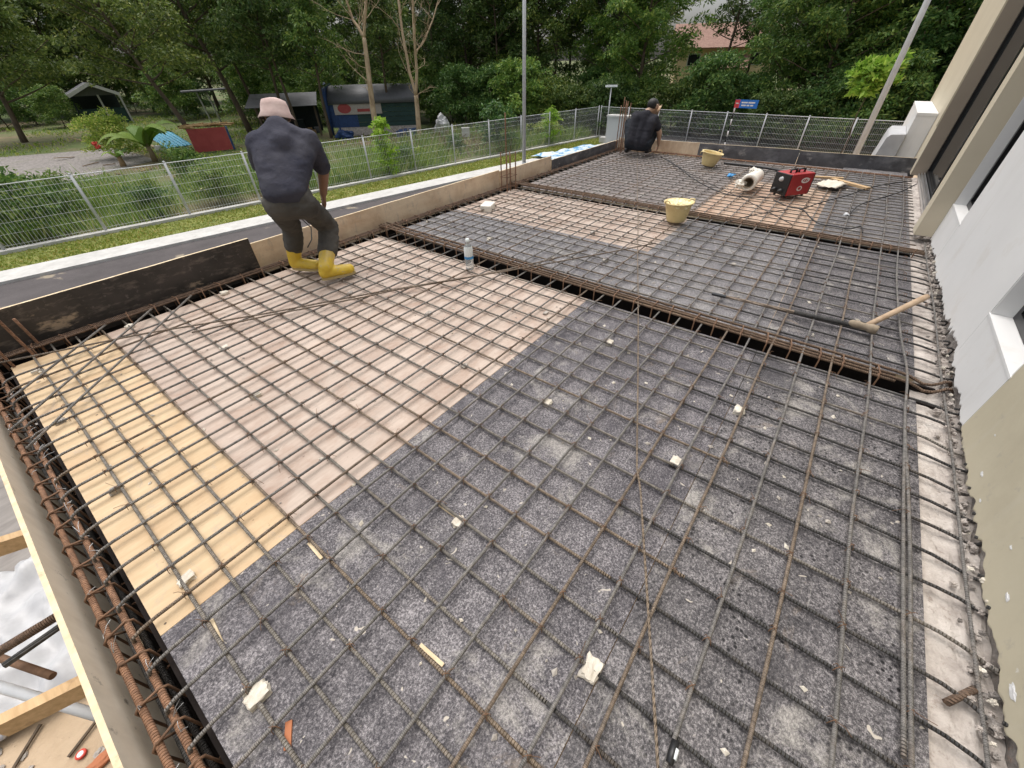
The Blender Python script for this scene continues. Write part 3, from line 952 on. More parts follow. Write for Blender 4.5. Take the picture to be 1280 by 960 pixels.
for i, x in enumerate(YB):
    dx = rr.uniform(-.012, .012)
    pts = wobble((x, -0.70, -0.0125), (x + dx, YL + 0.06, -0.0125), 44, 0.012, i + 101, 0.004)
    s = pts[0]
    e = pts[-1]
    j = rr.uniform(-.012, .012)
    if x < 5.3:
        k1, k2, k3 = rr.uniform(-.03, .012), rr.uniform(.0, .03), rr.uniform(-.012, .02)
        tail = [Vector((s.x + k1 - 0.030 + j, -0.893, 0.006 + k2)), Vector((s.x + k1 - 0.034 + j, -0.915, 0.012 + k2)), Vector((s.x + k1 - 0.028 + j, -0.930, 0.0 + k2)), Vector((s.x + k1 - 0.018 + j, -0.925, -0.018)), Vector((s.x + k1 * .8 - 0.010, -0.895, -0.026 + k3 * .3)), Vector((s.x + k1 * .5 - .004, -0.85, -0.022 + k3 * .6)), Vector((s.x + k1 * .2, -0.79, -0.016 + k3 * .4))]
    else:
        tail = [Vector((s.x + j, -0.80, -0.014))]
    head = [Vector((e.x, e.y + 0.03, e.z - 0.004)), Vector((e.x, e.y + 0.045, e.z - 0.03)), Vector((e.x, e.y + 0.045, e.z - 0.09))]
    if i % 4 == 1:
        head = [Vector((e.x, e.y + 0.05, e.z + 0.004))]
    if x < 5.3 and i % 7 != 3:
        lap = rr.uniform(-.15, .3)
        k0 = max(3, int((lap + 0.70) / (YL + 0.76) * 44))
        dw = tail + [p + Vector((0, 0, 0)) for p in pts[:k0 + 2]]
        MB().tube(dw, RB * 1.02, 7).build('wall_dowel_bar', M['bar_dark'], mat_root)
        tail, pts = [], [p for p in pts[k0 + 1:]]
    mb = MB().tube(tail + pts + head, RB if i % 5 else RB * 1.05, 7)
    k = M['bar_yr'] if i in (3, 7, 8, 12, 21, 25, 30, 36, 41, 50) else (M['bar_dark'] if False else M['bar_y'])
    mb.build('cross_bar', k, mat_root)
# tie wires: far too many to count
mb = MB()
for y in XB:
    for x in YB:
        if rr.random() > 0.7: continue
        yy = y + 0.0
        for s in (-1, 1):
            a = 0.009
            mb.tube([(x - a, yy - a * s, -0.016), (x - a * .8, yy - a * s * .8, 0.004), (x, yy, 0.0085), (x + a * .8, yy + a * s * .8, 0.004), (x + a, yy + a * s, -0.016)], 0.0013, 3, caps=False)
        t = rr.uniform(0, 6.28)
        L = rr.uniform(0.015, 0.05)
        mb.tube([(x, yy, 0.008), (x + L * .5 * math.cos(t), yy + L * .5 * math.sin(t), 0.012), (x + L * math.cos(t), yy + L * math.sin(t), rr.uniform(-0.02, 0.02))], 0.0011, 3, caps=False)
o = mb.build('tie_wire', M['stirrup'], mat_root)
o['kind'] = 'stuff'

# ------------------------------------------------------------------ beam cages
def cage(label, axis, a0, a1, xs, zt0, zt1, zb, pitch, r, mats, nbars=None, rs=0.0045, extra=()):
    """axis 'Y' or 'X': long bars at the offsets xs, rectangular stirrups every pitch"""
    c = ((xs[0] + xs[-1]) / 2, (a0 + a1) / 2, 0) if axis == 'Y' else ((a0 + a1) / 2, (xs[0] + xs[-1]) / 2, 0)
    root = thing('beam_cage', label, 'rebar cage', c, 'rusty reinforcement cages of the edge and cross beams')
    P = (lambda u, v, z: Vector((u, v, z))) if axis == 'Y' else (lambda u, v, z: Vector((v, u, z)))
    for k, u in enumerate(xs):
        pts = []
        n = 40
        for i in range(n + 1):
            t = i / n
            v = a0 + (a1 - a0) * t
            z = zt0 + (zt1 - zt0) * t + 0.006 * noise.noise(Vector((v * .9, u * 40, 2))) + (0.004 if k % 2 else 0)
            pts.append(P(u + 0.008 * noise.noise(Vector((v * .7, u * 31, 7))), v, z))
        for e in extra:
            if e[0] == k: pts = e[1] + pts
        MB().tube(pts, r, 8).build('main_bar', mats[0], root)
    for u in (xs[0], xs[-1]):
        MB().tube(wobble(P(u, a0, zb), P(u, a1, zb), 10, 0.004, int(u * 100)), r, 7).build('main_bar', M['bar_dark'], root)  # lower bars coloured dark to carry the shade deep in the trench
    n = int(abs(a1 - a0) / pitch)
    q = random.Random(int(a0 * 100 + xs[0] * 1000))
    for i in range(n):
        v = min(a0, a1) + pitch * (i + 0.5) + q.uniform(-.025, .025)
        tt = (v - a0) / (a1 - a0)
        zt = zt0 + (zt1 - zt0) * tt + r + rs
        sk = q.uniform(-.02, .02)
        u0, u1 = xs[0] - r - rs, xs[-1] + r + rs
        dd = 0.016
        ring = [P(u0 + dd, v, zt), P(u1 - dd, v + sk, zt), P(u1, v + sk, zt - dd), P(u1, v + sk, zb), P(u1 - dd, v + sk, zb - dd), P(u0 + dd, v, zb - dd), P(u0, v, zb), P(u0, v, zt - dd), P(u0 + dd, v + 0.006, zt), P(u0 + dd + .035, v + 0.012, zt - 0.04)]
        MB().tube(ring, rs, 6).build('stirrup', mats[1], root)
    return root

near = cage('thick rusty cage along the near left edge beside the yellow plywood', 'Y', -0.85, 3.86, (-0.447, -0.393), -0.055, -0.05, -0.36, 0.135, 0.0105, (M['cage_y'], M['stirrup']))
MB().tube(wobble((-0.42, -0.8, -0.11), (-0.424, 3.8, -0.11), 30, 0.008, 4), 0.008, 7).build('middle_bar', M['bar_dark'], near)
mb = MB()
qq = random.Random(8)
for i_ in range(46):
    yy = -0.8 + i_ * 0.1 + qq.uniform(-.04, .04)
    x_ = qq.choice((-0.447, -0.393))
    p0 = Vector((x_, yy, -0.038))
    for s_ in range(2):
        d_ = Vector((qq.uniform(-.2, 1), qq.uniform(-1, 1), qq.uniform(-.1, .6))).normalized()
        L_ = qq.uniform(.02, .055)
        mb.tube([p0, p0 + d_ * L_ * .5 + Vector((0, 0, .006)), p0 + d_ * L_], .0011, 3, caps=False)
mb.build('wire_tails', M['wire'], near)['kind'] = 'stuff'
hk = lambda u: [Vector((u + .045, -0.915, -0.02)), Vector((u + .035, -0.90, 0.004)), Vector((u + .01, -0.875, 0.012)), Vector((u - .02, -0.85, 0.008)), Vector((u - .03, -0.825, -0.008)), Vector((u - .022, -0.79, -0.02)), Vector((u, -0.73, -0.008))]
cage('rusty cage of the first cross beam, behind the plastic bottle', 'Y', -0.66, 3.9, (2.682, 2.715, 2.75, 2.79), -0.004, 0.045, -0.33, 0.15, 0.0085, (M['cage_b'], M['stirrup']),
     extra=[(1, hk(2.715)), (3, hk(2.79))])
cage('rusty cage of the second cross beam, in front of the welding machine', 'Y', -0.85, 3.9, (5.068, 5.10, 5.135, 5.165), -0.002, 0.035, -0.33, 0.15, 0.008, (M['cage_b'], M['stirrup']))
cage('long rusty cage along the left edge under the form boards', 'X', -0.45, 8.7, (3.835, 3.865, 3.90), 0.022, 0.0, -0.33, 0.17, 0.0075, (M['cage_x'], M['stirrup']))
cage('rusty cage along the far edge below the far form boards', 'Y', -0.8, 3.8, (8.62, 8.66), -0.005, 0.01, -0.1, 0.2, 0.008, (M['cage_y'], M['stirrup']))

# ------------------------------------------------------------------ loose and starter bars
def loose(pts, r, mat, label, name='loose_bar', cat='steel bar', group=None, n=7):
    return tag(MB().tube(pts, r, n).build(name, mat), label, cat, group)

def seg(p, q, z0, z1, n=16, amp=0.006, seed=1):
    return wobble((p[0], p[1], z0), (q[0], q[1], z1), n, amp, seed, 0.002)

gd = 'diagonal bars across the near left corner'
loose(seg((-0.40, 3.26), (0.26, 3.90), 0.0125, 0.016, seed=31), 0.0066, M['bar_x'], 'outermost and shortest of the three parallel diagonal bars at the near left corner', 'diagonal_bar', group=gd)
loose(seg((-0.43, 2.93), (0.56, 3.915), 0.0125, 0.016, seed=32), 0.0066, M['bar_x'], 'middle one of the three parallel diagonal bars over the yellow plywood', 'diagonal_bar', group=gd)
loose(seg((-0.41, 2.69), (0.84, 3.92), 0.0125, 0.016, seed=33), 0.0066, M['bar_x'], 'longest of the three parallel diagonal bars, reaching onto the pinkish sheet', 'diagonal_bar', group=gd)
loose([Vector(p) for p in ((-0.36, 3.80, 0.022), (0.3, 3.47, 0.016), (0.94, 3.055, 0.014), (1.706, 2.62, 0.014), (2.55, 2.022, 0.03), (2.85, 1.84, 0.03), (3.46, 1.51, 0.015), (3.95, 1.24, 0.014))], 0.0058, M['bar_xr'],
      'long thin rusty bar laid slantwise from the left edge over the first beam, straight one', 'slanting_bar', group='two long rusty bars laid slantwise')
loose([Vector(p) for p in ((0.52, 3.20, 0.016), (0.95, 3.00, 0.015), (1.55, 2.66, 0.014), (1.75, 2.57, 0.014), (2.25, 2.25, 0.014), (2.6, 2.03, 0.028), (2.95, 1.86, 0.03), (3.4, 1.70, 0.016))], 0.0058, M['bar_xr'],
      'shorter slantwise rusty bar lying just beside the long thin one', 'slanting_bar', group='two long rusty bars laid slantwise')
loose(wobble((7.9, 3.13, 0.012), (1.24, 0.255, 0.013), 40, 0.012, 5, 0.002) + wobble((1.12, 0.19, 0.013), (0.30, -0.205, 0.013), 10, 0.004, 6, 0.001), 0.0042, M['bar_yr'],
      'very long thin brown rod running from the squatting worker to the front of the deck', 'slanting_bar')
loose([Vector(p) for p in ((8.0, 2.6, 0.012), (7.2, 2.0, 0.012), (6.5, 1.35, 0.012), (6.0, 0.85, 0.012), (5.3, 0.25, 0.012))], 0.0045, M['bar_dark'], 'thin dark rod lying slantwise from the squatting worker to the peach plywood', 'slanting_bar')

def starters(label, loc, bars, mat):
    root = thing('column_starter_bars', label, 'starter bars', loc, 'vertical column starter bars on the left edge')
    for k, (dx, dy, top, lx, ly) in enumerate(bars):
        MB().tube(wobble((loc[0] + dx, loc[1] + dy, -0.3), (loc[0] + dx + lx, loc[1] + dy + ly, top), 10, 0.004, k + 41), 0.0085, 7).build('starter_bar', mat, root)
    for z in (0.03, 0.16):
        if bars[0][2] < 0.3: break
        x0, x1 = loc[0] - 0.11, loc[0] + 0.11
        y0, y1 = loc[1] - 0.075, loc[1] + 0.06
        MB().tube([(x0, y0, z), (x1, y0, z + .004), (x1, y1, z), (x0, y1, z - .004), (x0, y0 - .001, z)], 0.004, 6).build('stirrup', M['stirrup'], root)

mz = M['cage_y'].copy(); mz.name = 'starter_bar_rust'
for nd in mz.node_tree.nodes:
    if nd.type == 'TEX_WAVE': nd.bands_direction = 'Z'
starters('rusty starter bars of the near left column in front of the black form board', (-0.24, 3.85, 0), [(0.10, 0.02, 0.22, -.02, 0), (0.04, -0.04, 0.36, -.02, 0), (-0.11, 0.04, 0.40, 0, 0), (-0.08, -0.06, 0.38, 0, 0)], mz)
starters('cluster of tall rusty starter bars against the tan form board, right of the standing worker', (4.93, 3.82, 0), [(-0.10, -0.06, 0.45, 0, 0), (-0.09, 0.05, 0.46, 0, 0), (-0.02, -0.06, 0.44, 0, 0), (0.03, 0.05, 0.90, 0, 0), (0.10, -0.06, 0.45, 0, 0), (0.11, 0.05, 0.44, 0, 0)], mz)
starters('bunch of rusty starter bars in the far left corner behind the squatting worker', (8.5, 3.76, 0), [(-0.10, -0.06, 0.78, 0, 0), (-0.09, 0.05, 0.74, .01, 0), (-0.02, -0.05, 0.8, 0, 0), (0.03, 0.05, 0.86, 0, 0), (0.10, -0.06, 0.77, -.01, 0), (0.12, 0.05, 0.8, 0, 0)], mz)

# ------------------------------------------------------------------ the house wall
YW = -0.90
YC = -0.93
ZT = 4.6
house = thing('house', 'white and beige house wall with recessed windows along the right edge of the slab', 'house', (4.0, -1.0, GZ))

def core(name, boxes, mat):
    mb = MB()
    for lo_, hi_ in boxes: mb.box(lo_, hi_)
    mb.build(name, mat, house)

YB_ = -1.35
core('wall_core', [((-4, YB_, GZ), (2.365, YC, ZT)), ((2.365, YB_, GZ), (3.05, YC, 0.335)), ((2.365, YB_, 2.5), (3.05, YC, ZT)), ((3.05, YB_, GZ), (4.825, YC, ZT)),
                   ((4.825, YB_, GZ), (5.535, YC, 0.335)), ((4.825, YB_, 2.5), (5.535, YC, ZT)), ((5.535, YB_, GZ), (5.78, YC, ZT)), ((5.78, YB_, GZ), (8.95, YC, -0.03)), ((5.78, YB_, 2.7), (8.95, YC, ZT))], M['concrete_dark'])
core('rear_wall', [((-4, -5.2, GZ), (12.4, -5.0, ZT)), ((-4, -5.0, GZ), (-3.8, YB_ - .01, ZT)), ((12.2, -5.0, GZ), (12.4, YB_ - .01, ZT)), ((-3.79, -4.99, ZT - 0.2), (12.19, YB_ - .01, ZT - .01)), ((-3.79, -4.99, -0.3), (12.19, YB_ - .01, -0.1))], M['wall_white'])

def jag(x):
    """broken lower edge of the plaster above the hacked strip"""
    return 0.018 + 0.028 * noise.noise(Vector((x * 2.1, 3.3, 1))) + 0.035 * noise.noise(Vector((x * 9, 1.3, 4))) + 0.020 * noise.noise(Vector((x * 31, 7.3, 2))) + (0.05 + .04 * noise.noise(Vector((x * 40, 2, 2)))) * math.exp(-((x - 3.3) / 0.35) ** 2)

def plaster(name, x0, x1, zb, zt, mat, jagged=True):
    """skin of plaster YC..YW with a broken lower edge"""
    n = max(1, int((x1 - x0) / 0.012)) if jagged else 1
    mb = MB()
    for i in range(n + 1):
        x = x0 + (x1 - x0) * i / n
        z = max(zb, jag(x)) if jagged else zb
        ins = 0.006 * (noise.noise(Vector((x * 25, 0, 9))) + 1) if jagged else 0
        mb.v += [(x, YC, z), (x, YW - ins * 0.3, z + ins), (x, YW, z + 0.012 if jagged else z), (x, YW, zt), (x, YC, zt)]
    for i in range(n):
        a, b_ = i * 5, (i + 1) * 5
        for k in range(4):
            mb.f.append((a + k, a + k + 1, b_ + k + 1, b_ + k)); mb.mi.append(0); mb.sm.append(False)
    mb.f += [(0, 4, 3, 2, 1), tuple(n * 5 + k for k in (0, 1, 2, 3, 4))]
    mb.mi += [0, 0]
    mb.sm += [False, False]
    return mb.build(name, mat, house)

plaster('beige_wall', -4.0, 2.364, 0.0, ZT, M['wall_beige']).__setitem__('label', 'beige painted wall with chipped flecks')
plaster('white_wall', 2.366, 3.05, 0.0, 0.335, M['wall_white'])
plaster('white_wall', 2.366, 3.05, 2.5, ZT, M['wall_white'], False)
plaster('white_wall', 3.052, 4.848, 0.0, ZT, M['wall_white'])
plaster('white_wall', 4.852, 5.548, 0.0, 0.335, M['wall_white'])
plaster('white_wall', 4.852, 5.548, 2.5, ZT, M['wall_white'], False)

def window(x0, x1, z0, z1, yb):
    t = 0.006
    mb = MB()
    mb.box((x0 - .012, yb, z0 - 0.007), (x1 + .012, YW + 0.003, z0 + t))           # sill
    sill = mb
    jm = MB()
    jm.box((x0 - 0.001, yb, z0 + t + .001), (x0 + t, YW - 0.002, z1))
    jm.box((x1 - t, yb, z0 + t + .001), (x1 + 0.001, YW - 0.002, z1))
    jm.box((x0 + t + .001, yb, z1 - t), (x1 - t - .001, YW - .002, z1))
    wroot = jm.build('window', M['wall_white'], house)
    sill.build('sill', M['wall_white'], wroot)
    fr = MB()
    w_ = 0.045
    a0, a1, b0, b1 = x0 + t + .002, x1 - t - .002, z0 + t + .002, z1 - t - .002
    for lo_, hi_ in (((a0, yb, b0), (a0 + w_, yb + .05, b1)), ((a1 - w_, yb, b0), (a1, yb + .05, b1)), ((a0 + w_, yb, b0), (a1 - w_, yb + .05, b0 + w_)), ((a0 + w_, yb, b1 - w_), (a1 - w_, yb + .05, b1))):
        fr.box(lo_, hi_)
    fr.build('window_frame', M['black_frame'], wroot)
    gl = MB().box((a0 + w_ - .003, yb + .016, b0 + w_ - .003), (a1 - w_ + .003, yb + .024, b1 - w_ + .003))
    gl.build('pane', M['dark_glass'], wroot)

window(2.37, 3.046, 0.335, 2.5, -1.035)
window(4.83, 5.53, 0.335, 2.5, -1.035)

def pilaster(name, lo_, hi_, mat_f, label):
    """plain box; on the far one the -X side has shade put into its colour"""
    mb = MB()
    mb.box(lo_, hi_)
    return mb.build(name, mat_f, house, label)

p = pilaster('pilaster', (5.552, -1.3, 0.03), (5.775, -0.762, ZT), M['pilaster'], 'cream pilaster with a broken foot')
mb = MB()
for i in range(9):
    mb.blob((5.58 + 0.02 * i, -0.80 - 0.012 * (i % 4), 0.012 + 0.006 * (i % 3)), 0.03, jit=0.6, seed=i, sq=(1, 1, .8))
mb.build('broken_foot', M['concrete'], p)
far_p = pilaster('pilaster', (8.952, -1.3, -0.02), (12.4, -0.79, ZT), M['pilaster'], 'cream wall end with a shade-toned brown side facing the slab')
MB().box((8.944, -1.29, -0.02), (8.950, -0.795, ZT)).build('reveal', M['pilaster_shade'], far_p)
MB().box((8.96, -0.788, 0.6), (9.02, -0.778, ZT)).build('edge_bead', M['pilaster'], far_p)
# tall glazing between the pilasters
gz = MB()
for x in (5.79, 7.32, 8.86):
    gz.box((x, -1.02, 0.035), (x + 0.075, -0.955, 2.69))
gz.box((5.79, -1.02, 2.60), (8.93, -0.956, 2.692))
gz.box((5.79, -1.02, 0.0), (8.93, -0.956, 0.06))
tall = gz.build('tall_window', M['black_frame'], house)
MB().box((5.86, -0.992, 0.05), (8.87, -0.984, 2.61)).build('pane', M['dark_glass'], tall)
tr = MB()
for k in range(3):
    tr.box((5.80, -0.945 + 0.03 * k, -0.02), (8.93, -0.936 + 0.03 * k, 0.03 - 0.008 * k))
tr.build('door_track', M['silver'], tall)

# rough concrete ledge between deck and wall
def ledge():
    mb = MB()
    nx, ny = 420, 12
    x0, x1, y0, y1 = -0.5, 8.9, YC + 0.001, YR - 0.003
    for i in range(nx + 1):
        for j in range(ny + 1):
            x = x0 + (x1 - x0) * i / nx
            t = j / ny
            y = y0 + (y1 - y0) * t
            z = -0.046 + 0.012 * noise.noise(Vector((x * 6, y * 9, 1))) + 0.007 * noise.noise(Vector((x * 22, y * 25, 5)))
            z += 0.035 * (1 - t) ** 4 * (0.4 + noise.noise(Vector((x * 9, 2, 2)))) + 0.010 * noise.noise(Vector((x * 48, y * 50, 9))) * (1 - t)
            if j == ny: y += 0.006 * noise.noise(Vector((x * 12, 5, 2)))
            if 2.60 < x < 2.86: z -= 0.05 * min(1, t * 2)
            mb.v.append((x, y, z))
    for i in range(nx):
        for j in range(ny):
            a = i * (ny + 1) + j
            mb.f.append((a, a + ny + 1, a + ny + 2, a + 1)); mb.mi.append(0); mb.sm.append(False)
    mb.build('hacked_ledge', M['concrete'], house)
    b_ = MB()
    b_.box((-0.5, YC + .002, -0.42), (2.6, YR - 0.012, -0.075))
    b_.box((2.86, YC + .002, -0.42), (5.0, YR - 0.012, -0.075))
    b_.box((5.22, YC + .002, -0.42), (8.9, YR - 0.012, -0.075))
    b_.build('old_beam', M['concrete_dark'], house)
ledge()
mb, mbl = MB(), MB()
q = random.Random(9)
for i in range(380):
    x = q.uniform(-0.3, 5.5)
    big = q.random() < 0.02
    (mb if i % 2 else mbl).blob((x, YC + 0.018 + q.uniform(0, 0.03) * (1 if i % 3 else 2.5), -0.038 + q.uniform(0, 0.03)), q.uniform(0.014, 0.02) if big else q.uniform(0.004, 0.010), jit=0.7, seed=i, boxy=0.4)
mb.build('broken_concrete', M['concrete_dark'], house)['kind'] = 'stuff'
mbl.build('pale_rubble', M['concrete'], house)['kind'] = 'stuff'
mb = MB()
for i in range(34):
    mb.blob((q.uniform(-0.3, 5.5), YW - 0.005 + q.uniform(0, 0.02), 0.0 + q.uniform(-.02, 0.035)), q.uniform(0.004, 0.010), jit=0.7, seed=i + 300, boxy=0.3)
mb.build('broken_plaster', M['chunk'], house)['kind'] = 'stuff'
loose(wobble((-0.4, -0.872, -0.012), (5.5, -0.868, -0.008), 60, 0.012, 19, 0.006), 0.0055, M['bar_x'], 'single steel bar threaded through the hooks at the foot of the house wall', 'corner_bar')
loose(seg((0.98, -0.80), (1.06, -0.86), -0.018, -0.004, 3, 0, 3), 0.010, M['cage_x'], 'short rusty stub poking from the concrete ledge by the beige wall, upper one', 'steel_stub', 'steel stub')

# plaster flakes hanging off the beige wall
mb = MB()
for i, (x, z, s) in enumerate(((1.95, .10, .009), (1.82, .07, .006), (1.35, .11, .010), (1.06, .07, .014), (1.52, .16, .006), (2.1, .2, .005))):
    mb.blob((x, YW + 0.001, z), s, jit=0.9, seed=i + 50, sq=(1.5, .12, .7))
mb.build('paint_flake', M['wall_white'], house)['kind'] = 'stuff'

# ------------------------------------------------------------------ cement chunks propping the mesh
CH = [  # pixel in the photograph at the foot, size, grey?, label
    (318, 868, .030, 0, 'pale cement chunk under the bars at the bottom left, beside the near trench'),
    (735, 846, .032, 0, 'large pale cement chunk under a crossing, lowest in the picture'),
    (578, 652, .026, 0, 'rounded pale cement chunk under a crossing on the black sheet near its pinkish neighbour'),
    (228, 728, .027, 0, 'pale cement chunk on the front corner of the yellow strip'),
    (142, 616, .024, 1, 'small greyish chunk in the middle of the yellow strip'),
    (840, 580, .028, 0, 'pale cement chunk right of the long thin rod'),
    (685, 503, .024, 0, 'cream chunk on the black sheet just past the corner of the pinkish sheet'),
    (922, 512, .030, 0, 'broad broken chunk on the black sheet towards the wall'),
    (764, 431, .022, 0, 'small cream chunk left of the long thin rod near the first cross beam'),
    (582, 460, .022, 1, 'greyish chunk on the right edge of the pinkish sheet'),
    (684, 392, .02, 1, 'brown grey chunk at the far right corner of the pinkish sheet'),
    (534, 393, .022, 1, 'greyish chunk in the centre of the pinkish sheet'),
    (421, 455, .022, 1, 'grey white chunk in the near middle of the pinkish sheet'),
    (318, 495, .025, 0, 'pale chunk on the left half of the pinkish sheet'),
    (284, 436, .024, 0, 'pale chunk near the edge between yellow and pinkish plywood'),
    (436, 368, .022, 1, 'grey chunk on the pinkish sheet below the yellow boots'),
    (279, 368, .026, 0, 'white chunk beside the left edge cage, left of the yellow boots'),
    (165, 410, .026, 0, 'white chunk at the left rim of the yellow strip'),
    (50, 466, .026, 0, 'white chunk at the far left corner of the yellow strip'),
    (78, 526, .022, 1, 'dusty chunk by the near trench under the diagonal bars'),
    (372, 312, .03, 0, 'white chunk between the boots of the standing worker'),
    (611, 300, .024, 0, 'pale chunk just behind the plastic bottle'),
    (690, 323, .024, 1, 'brownish chunk in the middle bay right of the bottle'),
    (755, 328, .024, 1, 'brownish chunk in the middle bay left of the thin rod'),
    (677, 272, .026, 1, 'grey chunk on the far pinkish sheet'),
    (739, 292, .026, 1, 'grey chunk on the far pinkish sheet near its front edge'),
    (536, 278, .024, 0, 'pale chunk near the left end of the first cross beam'),
    (915, 331, .024, 1, 'brownish chunk in the middle bay below the yellow bucket'),
]
for i, (px, py, s, g_, lab) in enumerate(CH):
    p = gp(px, py, -0.03)
    mb = MB()
    q = random.Random(i + 60)
    for k in range(1 + (i % 3 == 0)):
        a = q.uniform(0, 6.28)
        r_ = s * q.uniform(.75, 1.0) * (1 if k == 0 else .6)
        mb.blob((p.x + math.cos(a) * s * .6 * (1 if k else -1), p.y + math.sin(a) * s * .6 * (1 if k else -1), DZ + r_ * .42), r_, jit=0.38, seed=i * 3 + k, sq=(1.15, .85, .55), boxy=0.85)
    tag(mb.build('cement_chunk', M['chunk_grey'] if g_ else M['chunk']), lab, 'cement chunk', 'cement chunks propping the steel mesh')
p = gp(610, 262, -0.03)
mb = MB().box((p.x - .11, p.y - .07, DZ), (p.x + .11, p.y + .07, DZ + .075), rot=Matrix.Rotation(.4, 3, 'Z'))
o = mb.build('foam_block', M['paper'])
tag(o, 'white block lying on the mesh in front of the tan form board', 'block')
bv = o.modifiers.new('b', 'BEVEL'); bv.width = 0.012; bv.segments = 2
p = gp(362, 918, -0.03)
mb = MB().box((p.x - .035, p.y - .009, DZ + .001), (p.x + .03, p.y + .009, DZ + .008), rot=Matrix.Rotation(1.0, 3, 'Z'))
tag(mb.build('brick_sliver', M['terracotta']), 'orange brown sliver on the black sheet at the bottom left', 'fragment')
# wooden offcuts under the bars
mb = MB()
q = random.Random(3)
for (px, py, a) in ((272, 790, .9), (560, 640, 1.2), (395, 690, 1.57), (540, 820, 1.57)):
    p = gp(px, py, -.035)
    mb.box((p.x - .006, p.y - .05, DZ + .001), (p.x + .006, p.y + .05, DZ + .009), rot=Matrix.Rotation(q.uniform(-.2, .2), 3, 'Z'))
# saw dust, cement crumbs and wire ends strewn over the deck
crumbs = MB()
for i in range(420):
    x = q.uniform(-0.3, 8.4); y = q.uniform(-0.7, 3.7)
    if T1[0] - .03 < x < T1[1] + .03 or T2[0] - .03 < x < T2[1] + .03: continue
    s = q.uniform(0.004, 0.014) * (1 + 0.1 * x)
    a = q.uniform(0, 6.28)
    crumbs.add([(x + s * math.cos(a + t) * k_, y + s * math.sin(a + t) * k_, DZ + .003 + (0.25 * s if t == 0 else 0)) for t, k_ in ((0, 1), (1.9, .8), (3.3, 1.1), (4.6, .7))] + [(x, y, DZ + .004 + s * .5)], [(0, 1, 4), (1, 2, 4), (2, 3, 4), (3, 0, 4)], i % 2)
o = crumbs.build('crumbs', [M['chunk'], M['chunk_grey']]); o['kind'] = 'stuff'
tag(mb.build('wood_offcut', M['ply_edge']), 'scattered thin slips of pale wood under the near bars', 'wood slips')
bpy.data.objects['wood_offcut']['kind'] = 'stuff'

# coupler with a clear cap on one of the near bars
c = thing('bar_coupler', 'dark coupler with a white tipped end on a bar at the bottom of the picture', 'coupler', (0.40, -0.205, 0))
MB().tube([(0.37, -0.207, 0.002), (0.425, -0.205, 0.002)], 0.0105, 10).build('sleeve', M['black_plastic'], c)
MB().tube([(0.385, -0.214, 0.006), (0.41, -0.213, 0.007)], 0.006, 8).build('white_tip', M['label_white'], c)

# ------------------------------------------------------------------ tools and belongings
# bottle
bl = Vector((2.46, 2.36, -0.002))
b_ = thing('water_bottle', 'clear plastic water bottle with a blue band and white cap standing on the mesh', 'bottle', bl)
MB().lathe([(0.002, .0), (.034, .0), (.037, .012), (.035, .03), (.037, .05), (.035, .07), (.037, .09), (.0365, .13), (.036, .18), (.03, .205), (.016, .235), (.0135, .25)], bl, 20).build('bottle_body', M['clear'], b_)
MB().lathe([(.0385, .115), (.0385, .185), (.032, .206)], bl, 20).build('label_sleeve', M['label_white'], b_)
MB().lathe([(.0392, .100), (.0392, .122)], bl, 20).build('blue_band', M['label_blue'], b_)
MB().lathe([(.016, .246), (.016, .268), (.002, .27)], bl, 14, caps=(False, True)).build('cap', M['label_white'], b_)

def bucket(loc, r0, r1, h, label, tilt=(0, 0), fill=None):
    loc = Vector(loc)
    ax = Vector((tilt[0], tilt[1], 1)).normalized()
    t = thing('rubber_bucket', label, 'bucket', loc, 'yellow rubber buckets')
    prof = [(0.01, 0.0), (r0 * .96, 0.0), (r0, 0.01), (r0 + (r1 - r0) * .5, h * .5), (r1, h), (r1 + .016, h + .003), (r1 + .016, h + .016), (r1 - .004, h + .014), (r1 - .008, h - .005), (r0 + (r1 - r0) * .5 - .006, h * .5), (r0 - .006, .012), (.01, .010)]
    MB().lathe(prof, loc, 28, axis=ax).build('bucket_body', M['bucket'], t)
    if fill:
        mb = MB()
        mb.lathe([(r1 - .02, h * .72), (r1 * .6, h * .9), (.005, h * .96)], loc, 20, axis=ax)
        for k in range(6):
            a = k * 1.05
            mb.blob(loc + Vector((math.cos(a) * r1 * .5, math.sin(a) * r1 * .5, h * .9)), .055, jit=.6, seed=k + 5, sq=(1.2, 1, .7))
        mb.build('contents', M['bucket_fill'], t)
    for s in (-1, 1):
        a = 0.7 * s
        c = loc + Vector((math.cos(2.4) * r1 * s, math.sin(2.4) * r1 * s, h))
        MB().tube([c + Vector((0.0, 0.03, 0.0)), c + Vector((.02 * s * -1, 0.02, .03)), c + Vector((.02 * s * -1, -.02, .03)), c + Vector((0, -.03, 0))], 0.007, 8).build('handle', M['bucket'], t)
    return t

bucket((4.78, 1.33, 0.004), .10, .142, .185, 'yellow rubber bucket heaped with cream rags at the second cross beam', (0.0, 0.04), True)
bucket((7.95, 1.90, 0.004), .11, .158, .18, 'tilted empty yellow rubber bucket in front of the grey form board', (0.05, -0.14))

